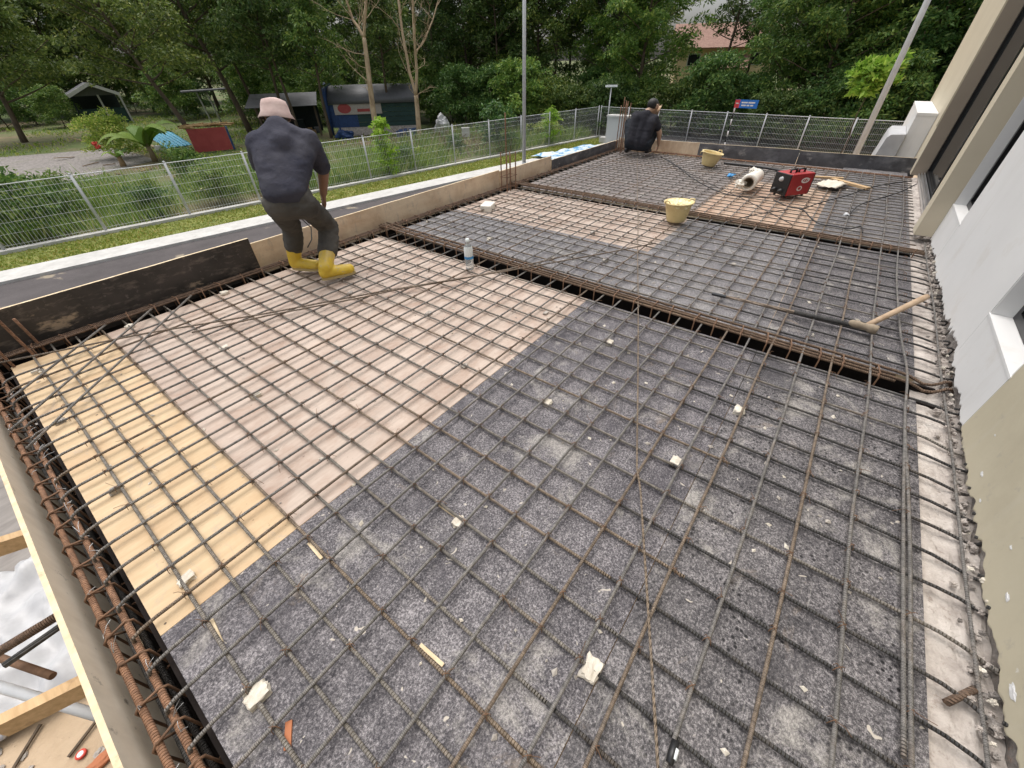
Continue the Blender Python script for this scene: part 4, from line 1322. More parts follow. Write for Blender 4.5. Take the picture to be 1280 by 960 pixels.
# welding machine
wx, wy = 6.62, 0.50
R_ = Matrix.Rotation(math.radians(-36), 3, 'Z')
def wl(x, y, z): 
    v = R_ @ Vector((x, y, 0)); return Vector((wx + v.x, wy + v.y, z + 0.008))
wm = thing('welding_machine', 'red portable welding machine with black front and handles on the peach plywood', 'welding machine', (wx, wy, 0))
def wbox(name, lo_, hi_, mat, bev=0.006, parent=None):
    mb = MB()
    vs = [wl(x, y, z) for z in (lo_[2], hi_[2]) for x, y in ((lo_[0], lo_[1]), (hi_[0], lo_[1]), (hi_[0], hi_[1]), (lo_[0], hi_[1]))]
    mb.add(vs, [(3, 2, 1, 0), (4, 5, 6, 7), (0, 1, 5, 4), (1, 2, 6, 5), (2, 3, 7, 6), (3, 0, 4, 7)])
    o = mb.build(name, mat, parent or wm)
    if bev:
        md = o.modifiers.new('bevel', 'BEVEL'); md.width = bev; md.segments = 2
    return o
wbox('case', (-.175, -.125, .02), (.175, .125, .27), M['red_paint'], .012)
fp = wbox('front_panel', (-.197, -.12, .025), (-.176, .12, .265), M['black_plastic'])
wbox('rear_panel', (.176, -.12, .025), (.19, .12, .265), M['black_plastic'])
for s in (-1, 1):
    mb = MB().tube([wl(-.13 + .13 * (s > 0), -.03, .27), wl(-.13 + .13 * (s > 0), -.03, .305), wl(-.04 + .13 * (s > 0), -.03, .305), wl(-.04 + .13 * (s > 0), -.03, .27)], .013, 8)
    mb.build('handle', M['black_plastic'], wm)
mb = MB()
for (x, z, rx, rz) in ((.05, .19, .065, .032), (.0, .10, .04, .03)):        # white printed marks on the red side
    n = 22
    vs = [wl(x + rx * math.cos(6.283 * k / n), -.1262, z + rz * math.sin(6.283 * k / n) + (x - .03) * 0) for k in range(n)]
    vi = [wl(x + rx * .62 * math.cos(6.283 * k / n), -.1262, z + rz * .55 * math.sin(6.283 * k / n)) for k in range(n)]
    mb.add(vs + vi, [(k, (k + 1) % n, n + (k + 1) % n, n + k) for k in range(n)])
for k in range(3):
    x = .02 + k * .035
    mb.add([wl(x, -.1264, .176), wl(x + .012, -.1264, .176), wl(x + .03, -.1264, .206), wl(x + .018, -.1264, .206)], [(0, 1, 2, 3)])
mb.build('white_print', M['white_mark'], wm)
for k, y in enumerate((-.05, .05)):
    MB().lathe([(.024, 0), (.024, .03), (.012, .032), (.012, .055)], wl(-.197, y, .075), 12, axis=R_ @ Vector((-1, 0, 0)), caps=(False, True)).build('socket', M['black_plastic'], wm)
MB().lathe([(.028, 0), (.024, .022), (.001, .022)], wl(-.197, 0, .20), 14, axis=R_ @ Vector((-1, 0, 0))).build('dial', M['galv'], wm)
for sx in (-.14, .14):
    for sy in (-.08, .08):
        v = wl(sx, sy, 0)
        MB().lathe([(.016, -.004), (.018, .022)], v, 10, caps=(True, True)).build('rubber_foot', M['black_plastic'], wm)

def cable(pts, label, r=.0065, mat=None):
    P = [Vector(p) for p in pts]
    out = []
    for i in range(len(P) - 1):
        p0, p1, p2, p3 = P[max(i - 1, 0)], P[i], P[i + 1], P[min(i + 2, len(P) - 1)]
        for k in range(8):
            t = k / 8
            out.append(0.5 * ((2 * p1) + (p2 - p0) * t + (2 * p0 - 5 * p1 + 4 * p2 - p3) * t * t + (3 * p1 - p0 - 3 * p2 + p3) * t ** 3))
    out.append(P[-1])
    return tag(MB().tube(out, r, 6).build('cable', mat or M['cable']), label, 'cable', 'black welding cables on the deck')

z = .014
def cg(*pix): return [gp(a, b_, z) for a, b_ in pix]
cable(cg((962, 247), (935, 246), (910, 243), (890, 236), (868, 224), (845, 207), (826, 196)), 'black cable trailing from the welder past the white roll to the squatting worker')
cable(cg((967, 250), (985, 258), (1003, 262), (1013, 272), (1025, 280), (1045, 283), (1062, 286), (1076, 283), (1078, 291)), 'thin black cable curling right of the welder towards the house wall')
cable(cg((1000, 262), (1030, 252), (1060, 244), (1085, 235), (1110, 230), (1140, 226)), 'black cable running from the welder straight to the far window')
cable(cg((1062, 268), (1075, 256), (1100, 248), (1125, 240), (1146, 230)), 'black cable bunched along the tall window by the near pilaster')
cable(cg((860, 300), (900, 281), (945, 268), (985, 262)), 'loose black cable looping from the second cross beam to the welder', .005)
cable(cg((905, 204), (935, 207), (965, 211), (985, 216)), 'thick dark hose lying behind the white roll', .02)

# white wrapped roll with a dark hollow end
a, b2 = Vector((6.48, 0.985, .115)), Vector((6.98, .985, .115))
rl = thing('wrapped_roll', 'white wrapped roll with a hollow grey end, left of the welding machine', 'roll', (6.7, .98, 0))
d = (b2 - a)
MB().lathe([(.062, .03), (.064, -.004), (.098, -.006), (.104, .03), (.102, .10), (.088, .2), (.085, .45), (.09, d.length), (.05, d.length + .01)], a, 22, axis=d, caps=(False, True)).build('wrapping', M['paper'], rl)
MB().lathe([(.066, -.008), (.06, -.01), (.056, .06), (.03, .2), (.001, .2)], a, 18, axis=d).build('hollow_core', M['dusty_iron'], rl)
MB().blob(a + Vector((.03, .09, -.03)), .075, jit=.7, seed=8, sq=(1, .8, .7)).build('loose_wrapping', M['paper'], rl)
MB().blob(b2 + Vector((-.1, .05, .08)), .06, jit=.7, seed=9, sq=(1.4, .7, .5)).build('loose_wrapping', M['paper'], rl)
MB().lathe([(.09, 0), (.09, .03), (.05, .035), (.001, .035)], b2 + Vector((0.01, 0, 0)), 16, axis=d).build('dark_end', M['black_plastic'], rl)

# cloth, plank, glove
mb = MB()
n = 10
c0 = Vector((7.42, .10, .012))
for i in range(n + 1):
    for j in range(n + 1):
        u, v_ = i / n - .5, j / n - .5
        zz = .03 * noise.noise(Vector((u * 4, v_ * 4, 3))) + .025
        mb.v.append((c0.x + u * .42 + v_ * .1, c0.y + v_ * .26 - u * .12, c0.z + zz))
for i in range(n):
    for j in range(n):
        k = i * (n + 1) + j
        mb.f.append((k, k + n + 1, k + n + 2, k + 1)); mb.mi.append(0); mb.sm.append(True)
o = mb.build('cloth', M['cloth'])
md = o.modifiers.new('thick', 'SOLIDIFY'); md.thickness = .006
tag(o, 'crumpled cream cloth on the mesh behind the welding machine', 'cloth')
tag(MB().beam((7.82, .12, .02), (7.45, -.32, .02), .07, .03).build('short_plank', M['timber']), 'short tan plank on the mesh right of the cream cloth', 'plank')
tag(MB().beam((7.75, .75, .018), (7.95, .0, .018), .05, .022).build('thin_batten', M['timber']), 'thin pale batten behind the welding machine', 'batten')
mb = MB().blob((7.3, 1.38, .02), .05, jit=.5, seed=3, sq=(1.2, .8, .4))
for k in range(4):
    mb.capsule((7.33, 1.35 + .022 * k, .02), .012, (7.40 + .01 * (k % 2), 1.34 + .03 * k, .018), .010, 8)
tag(mb.build('work_glove', M['label_blue']), 'blue work glove on the mesh between the round bucket and the white roll', 'glove')
tag(MB().blob(gp(1058, 268, .01), .03, jit=.6, seed=5, sq=(1.3, .8, .5)).build('wire_clamp', M['galv']), 'small silver earth clamp on the cable right of the welder', 'clamp')

# long pry bar and hammer
pb = thing('pry_bar', 'long brown steel rod with a flattened dark tip lying across the middle bay', 'rod', (3.2, 0, 0))
A, B = gp(890, 367, .016), gp(1090, 412, .016)
A2 = A.lerp(B, .1)
MB().tube([A2, A.lerp(B, .5), B], [.011, .012, .0125], 9).build('shaft', M['dusty_iron'] if False else M['bar_xr'], pb)
MB().beam(A, A2, .03, .012).build('flat_tip', M['black_plastic'], pb)
MB().tube([A.lerp(B, .55), B], .0145, 9).build('dark_sleeve', M['bar_dark'], pb)
hm = thing('hammer', 'dusty iron hammer with a worn wooden handle pointing at the white wall', 'hammer', (3.3, -.5, 0))
ha, hb = gp(1158, 371, .085), gp(1083, 407, .03)
MB().tube([hb, hb.lerp(ha, .3), hb.lerp(ha, .9), ha], [.017, .019, .021, .020], 10).build('handle', M['wood_handle'], hm)
hd = (gp(1063, 403, .03) - gp(1094, 412, .03)).normalized()
hc = gp(1080, 408, .03)
mb = MB().lathe([(.001, -.075), (.026, -.074), (.03, -.065), (.03, -.03), (.022, -.02), (.024, 0), (.022, .02), (.026, .035), (.022, .07), (.012, .085), (.001, .086)], hc, 12, axis=hd)
mb.build('hammer_head', M['dusty_iron'], hm)

# ------------------------------------------------------------------ people
def hand(mb, wrist, tip_dir, palm_n, s=1.0, curl=0.5):
    """palm, four fingers and a thumb, slightly curled towards palm_n"""
    wrist, d, pn = Vector(wrist), Vector(tip_dir).normalized(), Vector(palm_n).normalized()
    side = d.cross(pn).normalized()
    pc = wrist + d * .045 * s
    for k in (-1.5, -.5, .5, 1.5):
        mb.capsule(wrist + side * k * .012 * s, .016 * s, pc + d * .04 * s + side * k * .021 * s, .0125 * s, 8)
    for k, L in zip((-1.5, -.5, .5, 1.5), (.062, .078, .084, .074)):
        b0 = pc + d * .045 * s + side * k * .022 * s
        m1 = b0 + (d + pn * curl * .5).normalized() * L * .45 * s
        m2 = m1 + (d * (1 - curl) + pn * (.4 + curl)).normalized() * L * .35 * s
        m3 = m2 + (d * (1 - 1.5 * curl) + pn * 1.2).normalized() * L * .25 * s
        mb.capsule(b0, .0095 * s, m1, .009 * s, 8)
        mb.capsule(m1, .009 * s, m2, .0085 * s, 8)
        mb.capsule(m2, .0085 * s, m3, .0075 * s, 8)
    t0 = wrist + d * .02 * s + side * .028 * s
    t1 = t0 + (d * .8 + side * .8 + pn * .3).normalized() * .042 * s
    t2 = t1 + (d * 1. + side * .15 + pn * .6).normalized() * .034 * s
    mb.capsule(t0, .014 * s, t1, .011 * s, 8)
    mb.capsule(t1, .011 * s, t2, .009 * s, 8)

def head(mb, c, fwd, up, s=1.0):
    """skull, jaw, nose, ears, brow and lips; c is the middle of the skull"""
    c, f, u = Vector(c), Vector(fwd).normalized(), Vector(up).normalized()
    u = (u - f * u.dot(f)).normalized()
    r_ = f.cross(u)
    mb.capsule(c - f * .025 * s + u * .02 * s, .088 * s, c + f * .025 * s + u * .015 * s, .082 * s, 16)
    mb.capsule(c + f * .03 * s - u * .03 * s, .068 * s, c + f * .045 * s - u * .085 * s, .045 * s, 14)
    mb.capsule(c + f * .098 * s + u * .0 * s, .011 * s, c + f * .118 * s - u * .03 * s, .014 * s, 8)
    mb.capsule(c + f * .098 * s - r_ * .02 * s - u * .062 * s, .008 * s, c + f * .098 * s + r_ * .02 * s - u * .062 * s, .008 * s, 8)
    for k in (-1, 1):
        mb.capsule(c + r_ * k * .085 * s - u * .025 * s, .012 * s, c + r_ * k * .094 * s - f * .012 * s + u * .015 * s, .018 * s, 8)
        mb.capsule(c + r_ * k * .018 * s + f * .093 * s + u * .022 * s, .011 * s, c + r_ * k * .048 * s + f * .082 * s + u * .02 * s, .010 * s, 8)

V = Vector
# ---- worker standing at the left edge, bent forward, seen from behind
w1 = thing('person', 'worker in a dark shirt, pinkish bucket hat and yellow boots bending over the left edge', 'person', (1.6, 3.35, 0))
hipL, hipR = V((1.450, 3.33, .63)), V((1.60, 3.25, .615))
kneeL, kneeR = V((1.60, 3.56, .37)), V((1.86, 3.43, .34))
ankL, ankR = V((1.56, 3.62, .11)), V((1.60, 3.215, .085))
shL, shR = V((1.555, 3.52, 1.0)), V((1.865, 3.375, .985))
neck = V((1.745, 3.53, 1.085))
hc = V((1.83, 3.645, 1.12))
elbR, wrR = V((1.955, 3.43, .77)), V((1.965, 3.56, .565))
elbL, wrL = V((1.62, 3.78, .80)), V((1.80, 3.80, .62))
mb = MB()
head(mb, hc, (.45, .62, -.55), (.25, .35, .8), .88)
mb.capsule(neck, .062, hc + V((-.02, -.03, -.03)), .058)
for a, b_, ra, rb in ((shR + V((0, 0, -.02)), elbR, .050, .046), (elbR, wrR, .047, .03), (shL + V((0, 0, -.02)), elbL, .050, .046), (elbL, wrL, .047, .03),
                      (hipL, kneeL, .085, .06), (kneeL, ankL, .06, .042), (hipR, kneeR, .085, .06), (kneeR, ankR, .06, .042)):
    mb.capsule(a, ra, b_, rb)
mid = (hipL + hipR) / 2
chest = (shL + shR) / 2
for k in (-1, 0, 1):
    off = (shR - shL) * .28 * k
    mb.capsule(mid + off * .6, .08, chest + off * .7 + V((-.02, -.02, -.09)), .085)
mb.capsule(shL + V((.03, -.01, -.03)), .045, shR + V((-.03, 0, -.03)), .045)
hand(mb, wrR, (.1, .35, -.9), (-.6, .5, -.1), 1.0, .6)
hand(mb, wrL, (.4, .0, -.9), (.3, -.7, -.1), 1.0, .6)
body = soft_union('body', mb, M['skin'], w1, .0075, 3)
# eyes
f_, u_ = V((.45, .62, -.55)).normalized(), V((.25, .35, .8)).normalized()
mb = MB()
for k in (-1, 1):
    r_ = f_.cross(u_)
    mb.capsule(hc + r_ * k * .029 + f_ * .074 + u_ * .004, .010, hc + r_ * k * .030 + f_ * .075 + u_ * .004, .010, 8)
mb.build('eyes', M['white_mark'], w1)
mb = MB().capsule(hc - f_ * .028 + u_ * .010, .084, hc + f_ * .005 + u_ * .025, .080, 14)
soft_union('hair', mb, M['hair'], w1, .012, 2)
# shirt
mb = MB()
for k in (-1, -.5, 0, .5, 1):
    off = (shR - shL) * .36 * k
    lo_ = mid + off * .50 + V((-.035, -.045, .035))
    mb.capsule(lo_ + V((.01, .01, .045)), .090, chest + off * .98 + V((-.05, -.055, -.07)), .098)
    mb.capsule(chest + off * .98 + V((-.05, -.055, -.07)), .098, chest + off * .95 + V((.01, .01, -.01)), .082)
mb.capsule(neck - V((0.03, .05, .015)), .088, chest + V((-.03, -.04, -.02)), .12)
mb.capsule(neck - V((0.03, .04, .03)), .085, shL + V((0.03, -.02, -.01)), .085)
mb.capsule(neck - V((0.03, .04, .03)), .085, shR + V((-0.03, -.01, -.01)), .085)
mb.capsule(shL + V((-.01, -.015, -.02)), .085, shR + V((-.005, -.015, -.02)), .085)
for s_, e_, sc in ((shR, elbR, 1), (shL, elbL, 1)):
    tip = s_.lerp(e_, .86)
    mb.capsule(s_ + V((0, -.01, 0)), .082, tip, .070)
soft_union('shirt', mb, M['shirt'], w1, .014, 8, (.009, 4.5, 3))
# trousers
mb = MB()
mb.capsule(hipL + V((.01, -.01, .05)), .092, hipR + V((-.01, -.01, .05)), .092)
mb.capsule(hipL + V((.02, .01, .10)), .080, hipR + V((-.01, .0, .10)), .080)
mb.capsule(hipL + V((0, -.03, -.015)), .100, hipR + V((0, -.03, -.015)), .100)
for h_, k_, a_ in ((hipL, kneeL, ankL), (hipR, kneeR, ankR)):
    mb.capsule(h_, .100, k_, .078)
    mb.capsule(k_, .078, a_.lerp(k_, .50), .080)
    mb.capsule(a_.lerp(k_, .50), .080, a_.lerp(k_, .44), .080)
soft_union('trousers', mb, M['trouser'], w1, .013, 3, (.011, 9, 8))
# boots
def boot(ank, toe, knee, mat, sole):
    ank, toe = Vector(ank), Vector(toe)
    fl = V((toe.x - ank.x, toe.y - ank.y, 0)).normalized()
    base = V((ank.x, ank.y, 0.0))
    mb = MB()
    top = ank.lerp(knee, .48)
    mb.capsule(top, .068, ank + V((0, 0, .02)), .058)
    mb.capsule(ank + V((0, 0, .02)), .058, base + V((0, 0, .062)) - fl * .018, .050)
    mb.capsule(base + V((0, 0, .062)) - fl * .02, .048, base + fl * .10 + V((0, 0, .056)), .046)
    mb.capsule(base + fl * .10 + V((0, 0, .056)), .046, base + fl * .185 + V((0, 0, .05)), .043)
    for s in (-1, 1):
        sd = V((-fl.y, fl.x, 0)) * .016 * s
        mb.capsule(base + fl * .11 + sd + V((0, 0, .05)), .036, base + fl * .18 + sd + V((0, 0, .046)), .034)
    o = soft_union('boot', mb, mat, w1, .009, 3)
    ms = MB()
    n = 22
    pts = []
    sd = V((-fl.y, fl.x, 0))
    for k in range(n):
        t = 2 * math.pi * k / n
        u_ = math.cos(t); v_ = math.sin(t)
        wdt = .047 if u_ > .1 else .040
        pts.append(base + fl * (.085 + .145 * u_) + sd * wdt * (1 if v_ > 0 else -1) * abs(v_) ** .6)
    vs = [p + V((0, 0, .006)) for p in pts] + [p + V((0, 0, .026)) for p in pts]
    ms.add(vs, [tuple(reversed(range(n))), tuple(range(n, 2 * n))] + [(k, (k + 1) % n, n + (k + 1) % n, n + k) for k in range(n)])
    ms.build('sole', sole, o)
boot(ankR, ankR + V((.19, -.07, 0)), kneeR, M['boot'], M['boot_sole'])
boot(ankL, ankL + V((.10, -.17, 0)), kneeL, M['boot'], M['boot_sole'])
# bucket hat
up_h = V((.20, .12, .95)).normalized()
hb_ = hc + V((-.012, -.012, .035))
hat = MB().lathe([(.126, -.040), (.128, -.036), (.103, .0), (.095, .045), (.084, .075), (.05, .088), (.002, .091)], hb_, 26, axis=up_h)
ho = hat.build('bucket_hat', M['hat'], w1)
for vtx in ho.data.vertices:
    vtx.co += vtx.normal * .006 * noise.noise(vtx.co * 22)
ha2 = MB().lathe([(.125, -.041), (.100, -.003), (.09, .045)], hb_, 26, axis=up_h).build('brim_shade', M['hat_shade'], ho)  # dark underside colour stands for hair and brim shadow
# rod and tie wire in his hands
loose([V((1.98, 3.62, .56)), V((1.90, 3.56, .3)), V((1.80, 3.50, .01))], .010, M['cage_x'], 'rusty rod held upright by the bending worker, its foot on the edge cage', 'hand_rod', 'rod')
loose([V((1.78, 3.83, .58)), V((1.74, 3.80, .45)), V((1.80, 3.76, .36)), V((1.84, 3.72, .28)), V((1.78, 3.66, .2)), V((1.70, 3.62, .16))], .005, M['cable'], 'thin dark wire dangling in front of the bending worker', 'dangling_wire', 'wire')

# ---- worker squatting in the far corner, seen from behind
w2 = thing('person', 'worker in black clothes and dark cap squatting in the far left corner', 'person', (8.25, 3.25, 0))
hipL, hipR = V((8.15, 3.40, .20)), V((8.20, 3.14, .19))
kneeL, kneeR = V((8.45, 3.62, .46)), V((8.62, 3.14, .42))
ankL, ankR = V((8.30, 3.52, .09)), V((8.40, 3.16, .09))
shL, shR = V((8.24, 3.42, .60)), V((8.30, 3.09, .56))
neck = V((8.29, 3.24, .665))
hc = V((8.40, 3.19, .745))
elbR, wrR = V((8.40, 2.99, .36)), V((8.55, 3.02, .16))
elbL, wrL = V((8.48, 3.50, .40)), V((8.64, 3.34, .25))
mb = MB()
hf = V((.85, -.35, -.4))
head(mb, hc, hf, (.3, -.1, .9))
mb.capsule(neck, .058, hc + V((-.03, .0, -.03)), .055)
for a, b_, ra, rb in ((shR, elbR, .055, .045), (elbR, wrR, .045, .03), (shL, elbL, .055, .045), (elbL, wrL, .045, .03),
                      (hipL, kneeL, .085, .06), (kneeL, ankL, .06, .042), (hipR, kneeR, .085, .06), (kneeR, ankR, .06, .042)):
    mb.capsule(a, ra, b_, rb)
mid = (hipL + hipR) / 2
chest = (shL + shR) / 2
mb.capsule(mid, .095, chest + V((0, 0, -.06)), .085)
hand(mb, wrR, (.6, .2, -.6), (0, .8, -.3))
hand(mb, wrL, (.6, -.3, -.6), (0, -.8, -.3))
soft_union('body', mb, M['skin_pale'], w2, .009, 3)
mb = MB()
for k in (-1, 0, 1):
    off = (shR - shL) * .38 * k
    mb.capsule(mid + off * .8 + V((-.03, 0, .03)), .105, chest + off + V((-.04, 0, -.05)), .11)
mb.capsule(shL, .085, shR, .085)
mb.capsule(chest, .1, neck - V((.02, 0, .03)), .08)
mb.capsule(shR, .082, shR.lerp(elbR, .6), .070)
mb.capsule(shL, .082, shL.lerp(elbL, .9), .068)
mb.capsule(mid, .12, chest, .125)
soft_union('shirt', mb, M['shirt_dark'], w2, .016, 4, (.008, 5, 5))
mb = MB()
mb.capsule(hipL, .12, hipR, .12)
for h_, k_, a_ in ((hipL, kneeL, ankL), (hipR, kneeR, ankR)):
    mb.capsule(h_, .115, k_, .085)
    mb.capsule(k_, .085, a_ + V((0, 0, .02)), .062)
soft_union('trousers', mb, M['trouser_dark'], w2, .016, 3, (.01, 9, 4))
for a_ in (ankL, ankR):
    mb = MB()
    mb.capsule(a_ - V((.03, 0, .035)), .045, a_ + V((.13, 0, -.045)), .038)
    mb.capsule(a_, .05, a_ - V((.02, 0, .03)), .048)
    soft_union('shoe', mb, M['black_plastic'], w2, .014, 2)
mb = MB().capsule(hc - hf.normalized() * .03 + V((0, 0, .02)), .094, hc + V((0, 0, .03)), .09)
soft_union('hair', mb, M['hair'], w2, .012, 2)
mb = MB()
rt = hf.cross(V((0, 0, 1))).normalized()
cc = hc + V((.0, 0, .05))
vs = []
fn = hf.normalized()
un = rt.cross(fn).normalized()
n = 12
for i in range(n + 1):      # welding visor lifted to the front
    a = -1.1 + 2.2 * i / n
    for h_ in (-.11, .06):
        vs.append(hc + fn * (.125 * math.cos(a) + .01) + rt * .125 * math.sin(a) + un * h_)
mb.add(vs, [(2 * i, 2 * i + 2, 2 * i + 3, 2 * i + 1) for i in range(n)], smooth=True)
o = mb.build('face_shield', M['wood_handle'], w2)
md = o.modifiers.new('t', 'SOLIDIFY'); md.thickness = .006

# ------------------------------------------------------------------ fences, poles, sign
def fence(label, p, q, n, post_h, wire_dx, levels, r_w):
    p, q = Vector((*p, GZ + .1)), Vector((*q, GZ + .1))
    d = (q - p) / n
    W = d.length
    root = thing('mesh_fence', label, 'fence', p)
    pm = MB()
    pm.tube([p, p + V((0, 0, post_h))], .034, 8)
    pm.lathe([(.04, post_h - .01), (.04, post_h + .012), (.002, post_h + .03)], p, 8, caps=(True, True))
    pm.box(p + V((-.07, -.07, -.05)), p + V((.07, .07, .015)))
    post = pm.build('post', M['galv'], root)
    wm_ = MB()
    u = d.normalized()
    sd = V((-u.y, u.x, 0))
    k = int(W / wire_dx)
    for i in range(k):
        c = p + u * (W * (i + .5) / k) + sd * .03
        wm_.tube([c + V((0, 0, .03)), c + V((0, 0, post_h - .06))], r_w * 1.25, 3, caps=False)
    for z in levels:
        for o_ in ((0, .02),) if True else ():
            wm_.tube([p + sd * .037 + V((0, 0, z)), p + d + sd * .037 + V((0, 0, z))], r_w * .95, 3, caps=False)
    wm_.tube([p + sd * .03 + V((0, 0, post_h - .05)), p + d + sd * .03 + V((0, 0, post_h - .05))], .014, 5, caps=False)
    panel = wm_.build('mesh_panel', M['fence_wire'], root)
    for i in range(1, n + 1):
        c = post.copy(); COL.objects.link(c); c.parent = root; c.matrix_parent_inverse = post.matrix_parent_inverse; c.location = d * i
    for i in range(1, n):
        c = panel.copy(); COL.objects.link(c); c.parent = root; c.matrix_parent_inverse = panel.matrix_parent_inverse; c.location = d * i
    return root

xs0 = 2.55 - 2.415 * 6
fence('long steel mesh fence along the grass verge on the left', (xs0, fy(xs0)), (29.13, fy(29.13)), 17, 1.72, .085, (.1, .4, .7, 1.0, 1.3, 1.5), .0042)
fence('steel mesh fence across the far end in front of the dark wood', (29.25, fy(29.2) - .1), (27.75, -15.6), 15, 1.72, .075, (.12, .35, .6, .85, 1.1, 1.35, 1.55), .0042)

def lamp_pole(loc, r, h, label):
    t = thing('lamp_pole', label, 'lamp pole', loc)
    MB().tube([Vector(loc), Vector(loc) + V((0, 0, h))], [r, r * .72], 14).build('pole', M['galv'], t)
    MB().lathe([(r * 2.2, 0), (r * 2.2, .03), (r * 1.2, .04), (r * 1.1, .2)], loc, 14, caps=(True, False)).build('base_flange', M['galv'], t)
    MB().tube([Vector(loc) + V((0, 0, h)), Vector(loc) + V((-.5, -.5, h + .35)), Vector(loc) + V((-1.0, -1.0, h + .4))], .04, 8).build('arm', M['galv'], t)
    MB().box(Vector(loc) + V((-1.5, -1.4, h + .34)), Vector(loc) + V((-.9, -.9, h + .46))).build('lamp_head', M['galv'], t)
lamp_pole(tuple(bearing(655, 203, 23.2, GZ)), .095, 9.0, 'slim grey lamp pole on the grass verge by the left fence')
lamp_pole((16.0, -.03, GZ), .078, 9.0, 'grey lamp pole before the far fence at the right, leaning in the picture')

sp = V((27.6, 6.0, GZ))
sg = thing('street_sign', 'blue street name sign with a red end on a black and white post', 'sign', sp)
z0_ = GZ
for k in range(8):
    MB().tube([sp + V((0, 0, .27 * k)), sp + V((0, 0, .27 * (k + 1) - .002))], .036, 8).build('post_band', M['white_mark'] if k % 2 else M['black_plastic'], sg)
sw = V((-.04, -1, 0)).normalized()
nz = GZ + 2.16
pl = MB()
a = sp + V((-.04, 0, 0)) + sw * -.05
def plate(u0, u1, z0, z1, off, mi):
    n_ = V((-1, .04, 0)) * off
    pl.add([a + sw * u0 + n_ + V((0, 0, z0 - GZ)), a + sw * u1 + n_ + V((0, 0, z0 - GZ)), a + sw * u1 + n_ + V((0, 0, z1 - GZ)), a + sw * u0 + n_ + V((0, 0, z1 - GZ))], [(0, 1, 2, 3)], mi)
bd = MB().beam(a + V((0, 0, 2.30)), a + sw * 1.12 + V((0, 0, 2.30)), .03, .36)
bd.build('sign_board', M['sign_blue'], sg)
plate(0.0, .24, GZ + 2.125, GZ + 2.475, .018, 0)
for k, (u0, u1, z) in enumerate(((.32, .62, 2.36), (.66, .98, 2.36), (.34, .56, 2.24), (.6, .74, 2.24), (.78, .92, 2.24))):
    plate(u0, u1, GZ + z - .03, GZ + z + .03, .019, 1)
plate(.05, .19, GZ + 2.30, GZ + 2.34, .020, 1)
pl.build('lettering', [M['sign_red'], M['white_mark']], sg)

cp = bearing(757, 172, 30.4)
ct = thing('camera_post', 'thin grey post with a small white head at the fence corner', 'post', cp)
MB().tube([cp, cp + V((0, 0, 2.95))], .035, 8).build('pole', M['galv'], ct)
MB().beam(cp + V((-.25, .25, 2.97)), cp + V((.25, -.25, 2.97)), .16, .10).build('white_head', M['label_white'], ct)
MB().box(cp + V((-.3, -.3, 0)), cp + V((.3, .3, .35))).build('concrete_base', M['kerb_conc'], ct)
kb = bearing(771, 172, 29.2)
kt = thing('meter_cabinet', 'pale grey metal cabinet at the fence corner left of the squatting worker', 'cabinet', kb)
o = MB().box(kb + V((-.25, -.62, 0)), kb + V((.25, .62, 1.55))).build('cabinet_body', M['roof_grey'].copy(), kt)
nb = o.data.materials[0].node_tree.nodes
for nd in nb:
    if nd.type == 'VALTORGB':
        for e in nd.color_ramp.elements: e.color = (.52, .52, .50, 1)
MB().box(kb + V((-.32, -.70, 1.552)), kb + V((.32, .70, 1.63))).build('cabinet_lid', M['kerb_conc'], kt)
# tarp on the verge behind the dark form board
tc_ = bearing(715, 186, 26.5, GZ + .05)
mb = MB()
n = 14
for i in range(n + 1):
    for j in range(n + 1):
        u, v_ = i / n - .5, j / n - .5
        mb.v.append((tc_.x + u * 5.0, tc_.y + v_ * 1.5 - u * .8, tc_.z + .12 + .16 * noise.noise(Vector((u * 6, v_ * 3, 3)))))
for i in range(n):
    for j in range(n):
        k = i * (n + 1) + j
        mb.f.append((k, k + n + 1, k + n + 2, k + 1)); mb.mi.append(0); mb.sm.append(True)
o = mb.build('tarpaulin', M['blue_tarp'])
tag(o, 'blue and white tarpaulin spread on the verge behind the dark form board', 'tarpaulin')

# white plastic and wall stub beyond the far right corner
mb = MB()
mb.box((9.6, -.786, -2.8), (11.9, -.54, .66))
o = mb.build('white_parapet', M['wall_white'])
tag(o, 'white stepped wall stub beyond the far right corner of the slab', 'wall')
mb2 = MB().box((9.595, -.786, .662), (11.905, -.535, .70)).build('coping', M['wall_white'], o)
mb = MB()
n = 16
for i in range(n + 1):          # a plastic wrapped ledge with a slanting outer side
    t = i / n
    x = 9.55 + 1.2 * t
    w0 = .012 * noise.noise(V((x * 6, 1, 1))); w1 = .012 * noise.noise(V((x * 6, 5, 1)))
    mb.v += [(x, -.535, -.6), (x, -.22 + w0, -.6), (x, -.25 + w1, -.1 + w0), (x, -.31 + w0, .36 + w1), (x, -.35 + w0, .41 + w0), (x, -.535, .42 + w1)]
for i in range(n):
    for k in range(5):
        a = i * 6 + k
        mb.f.append((a, a + 1, a + 7, a + 6)); mb.mi.append(0); mb.sm.append(True)
mb.f += [tuple(range(5, -1, -1)), tuple(n * 6 + k for k in range(6))]; mb.mi += [0, 0]; mb.sm += [False, False]
o = mb.build('wrapped_ledge', M['white_sheet'])
tag(o, 'low white plastic wrapped ledge with a slanting side against the white wall stub', 'ledge')
mb = MB().box((9.5, -.8, -2.88), (12.0, -.1, -.45)); tag(mb.build('sack_plinth', M['kerb_conc']), 'concrete plinth under the white wrapped ledge', 'plinth')

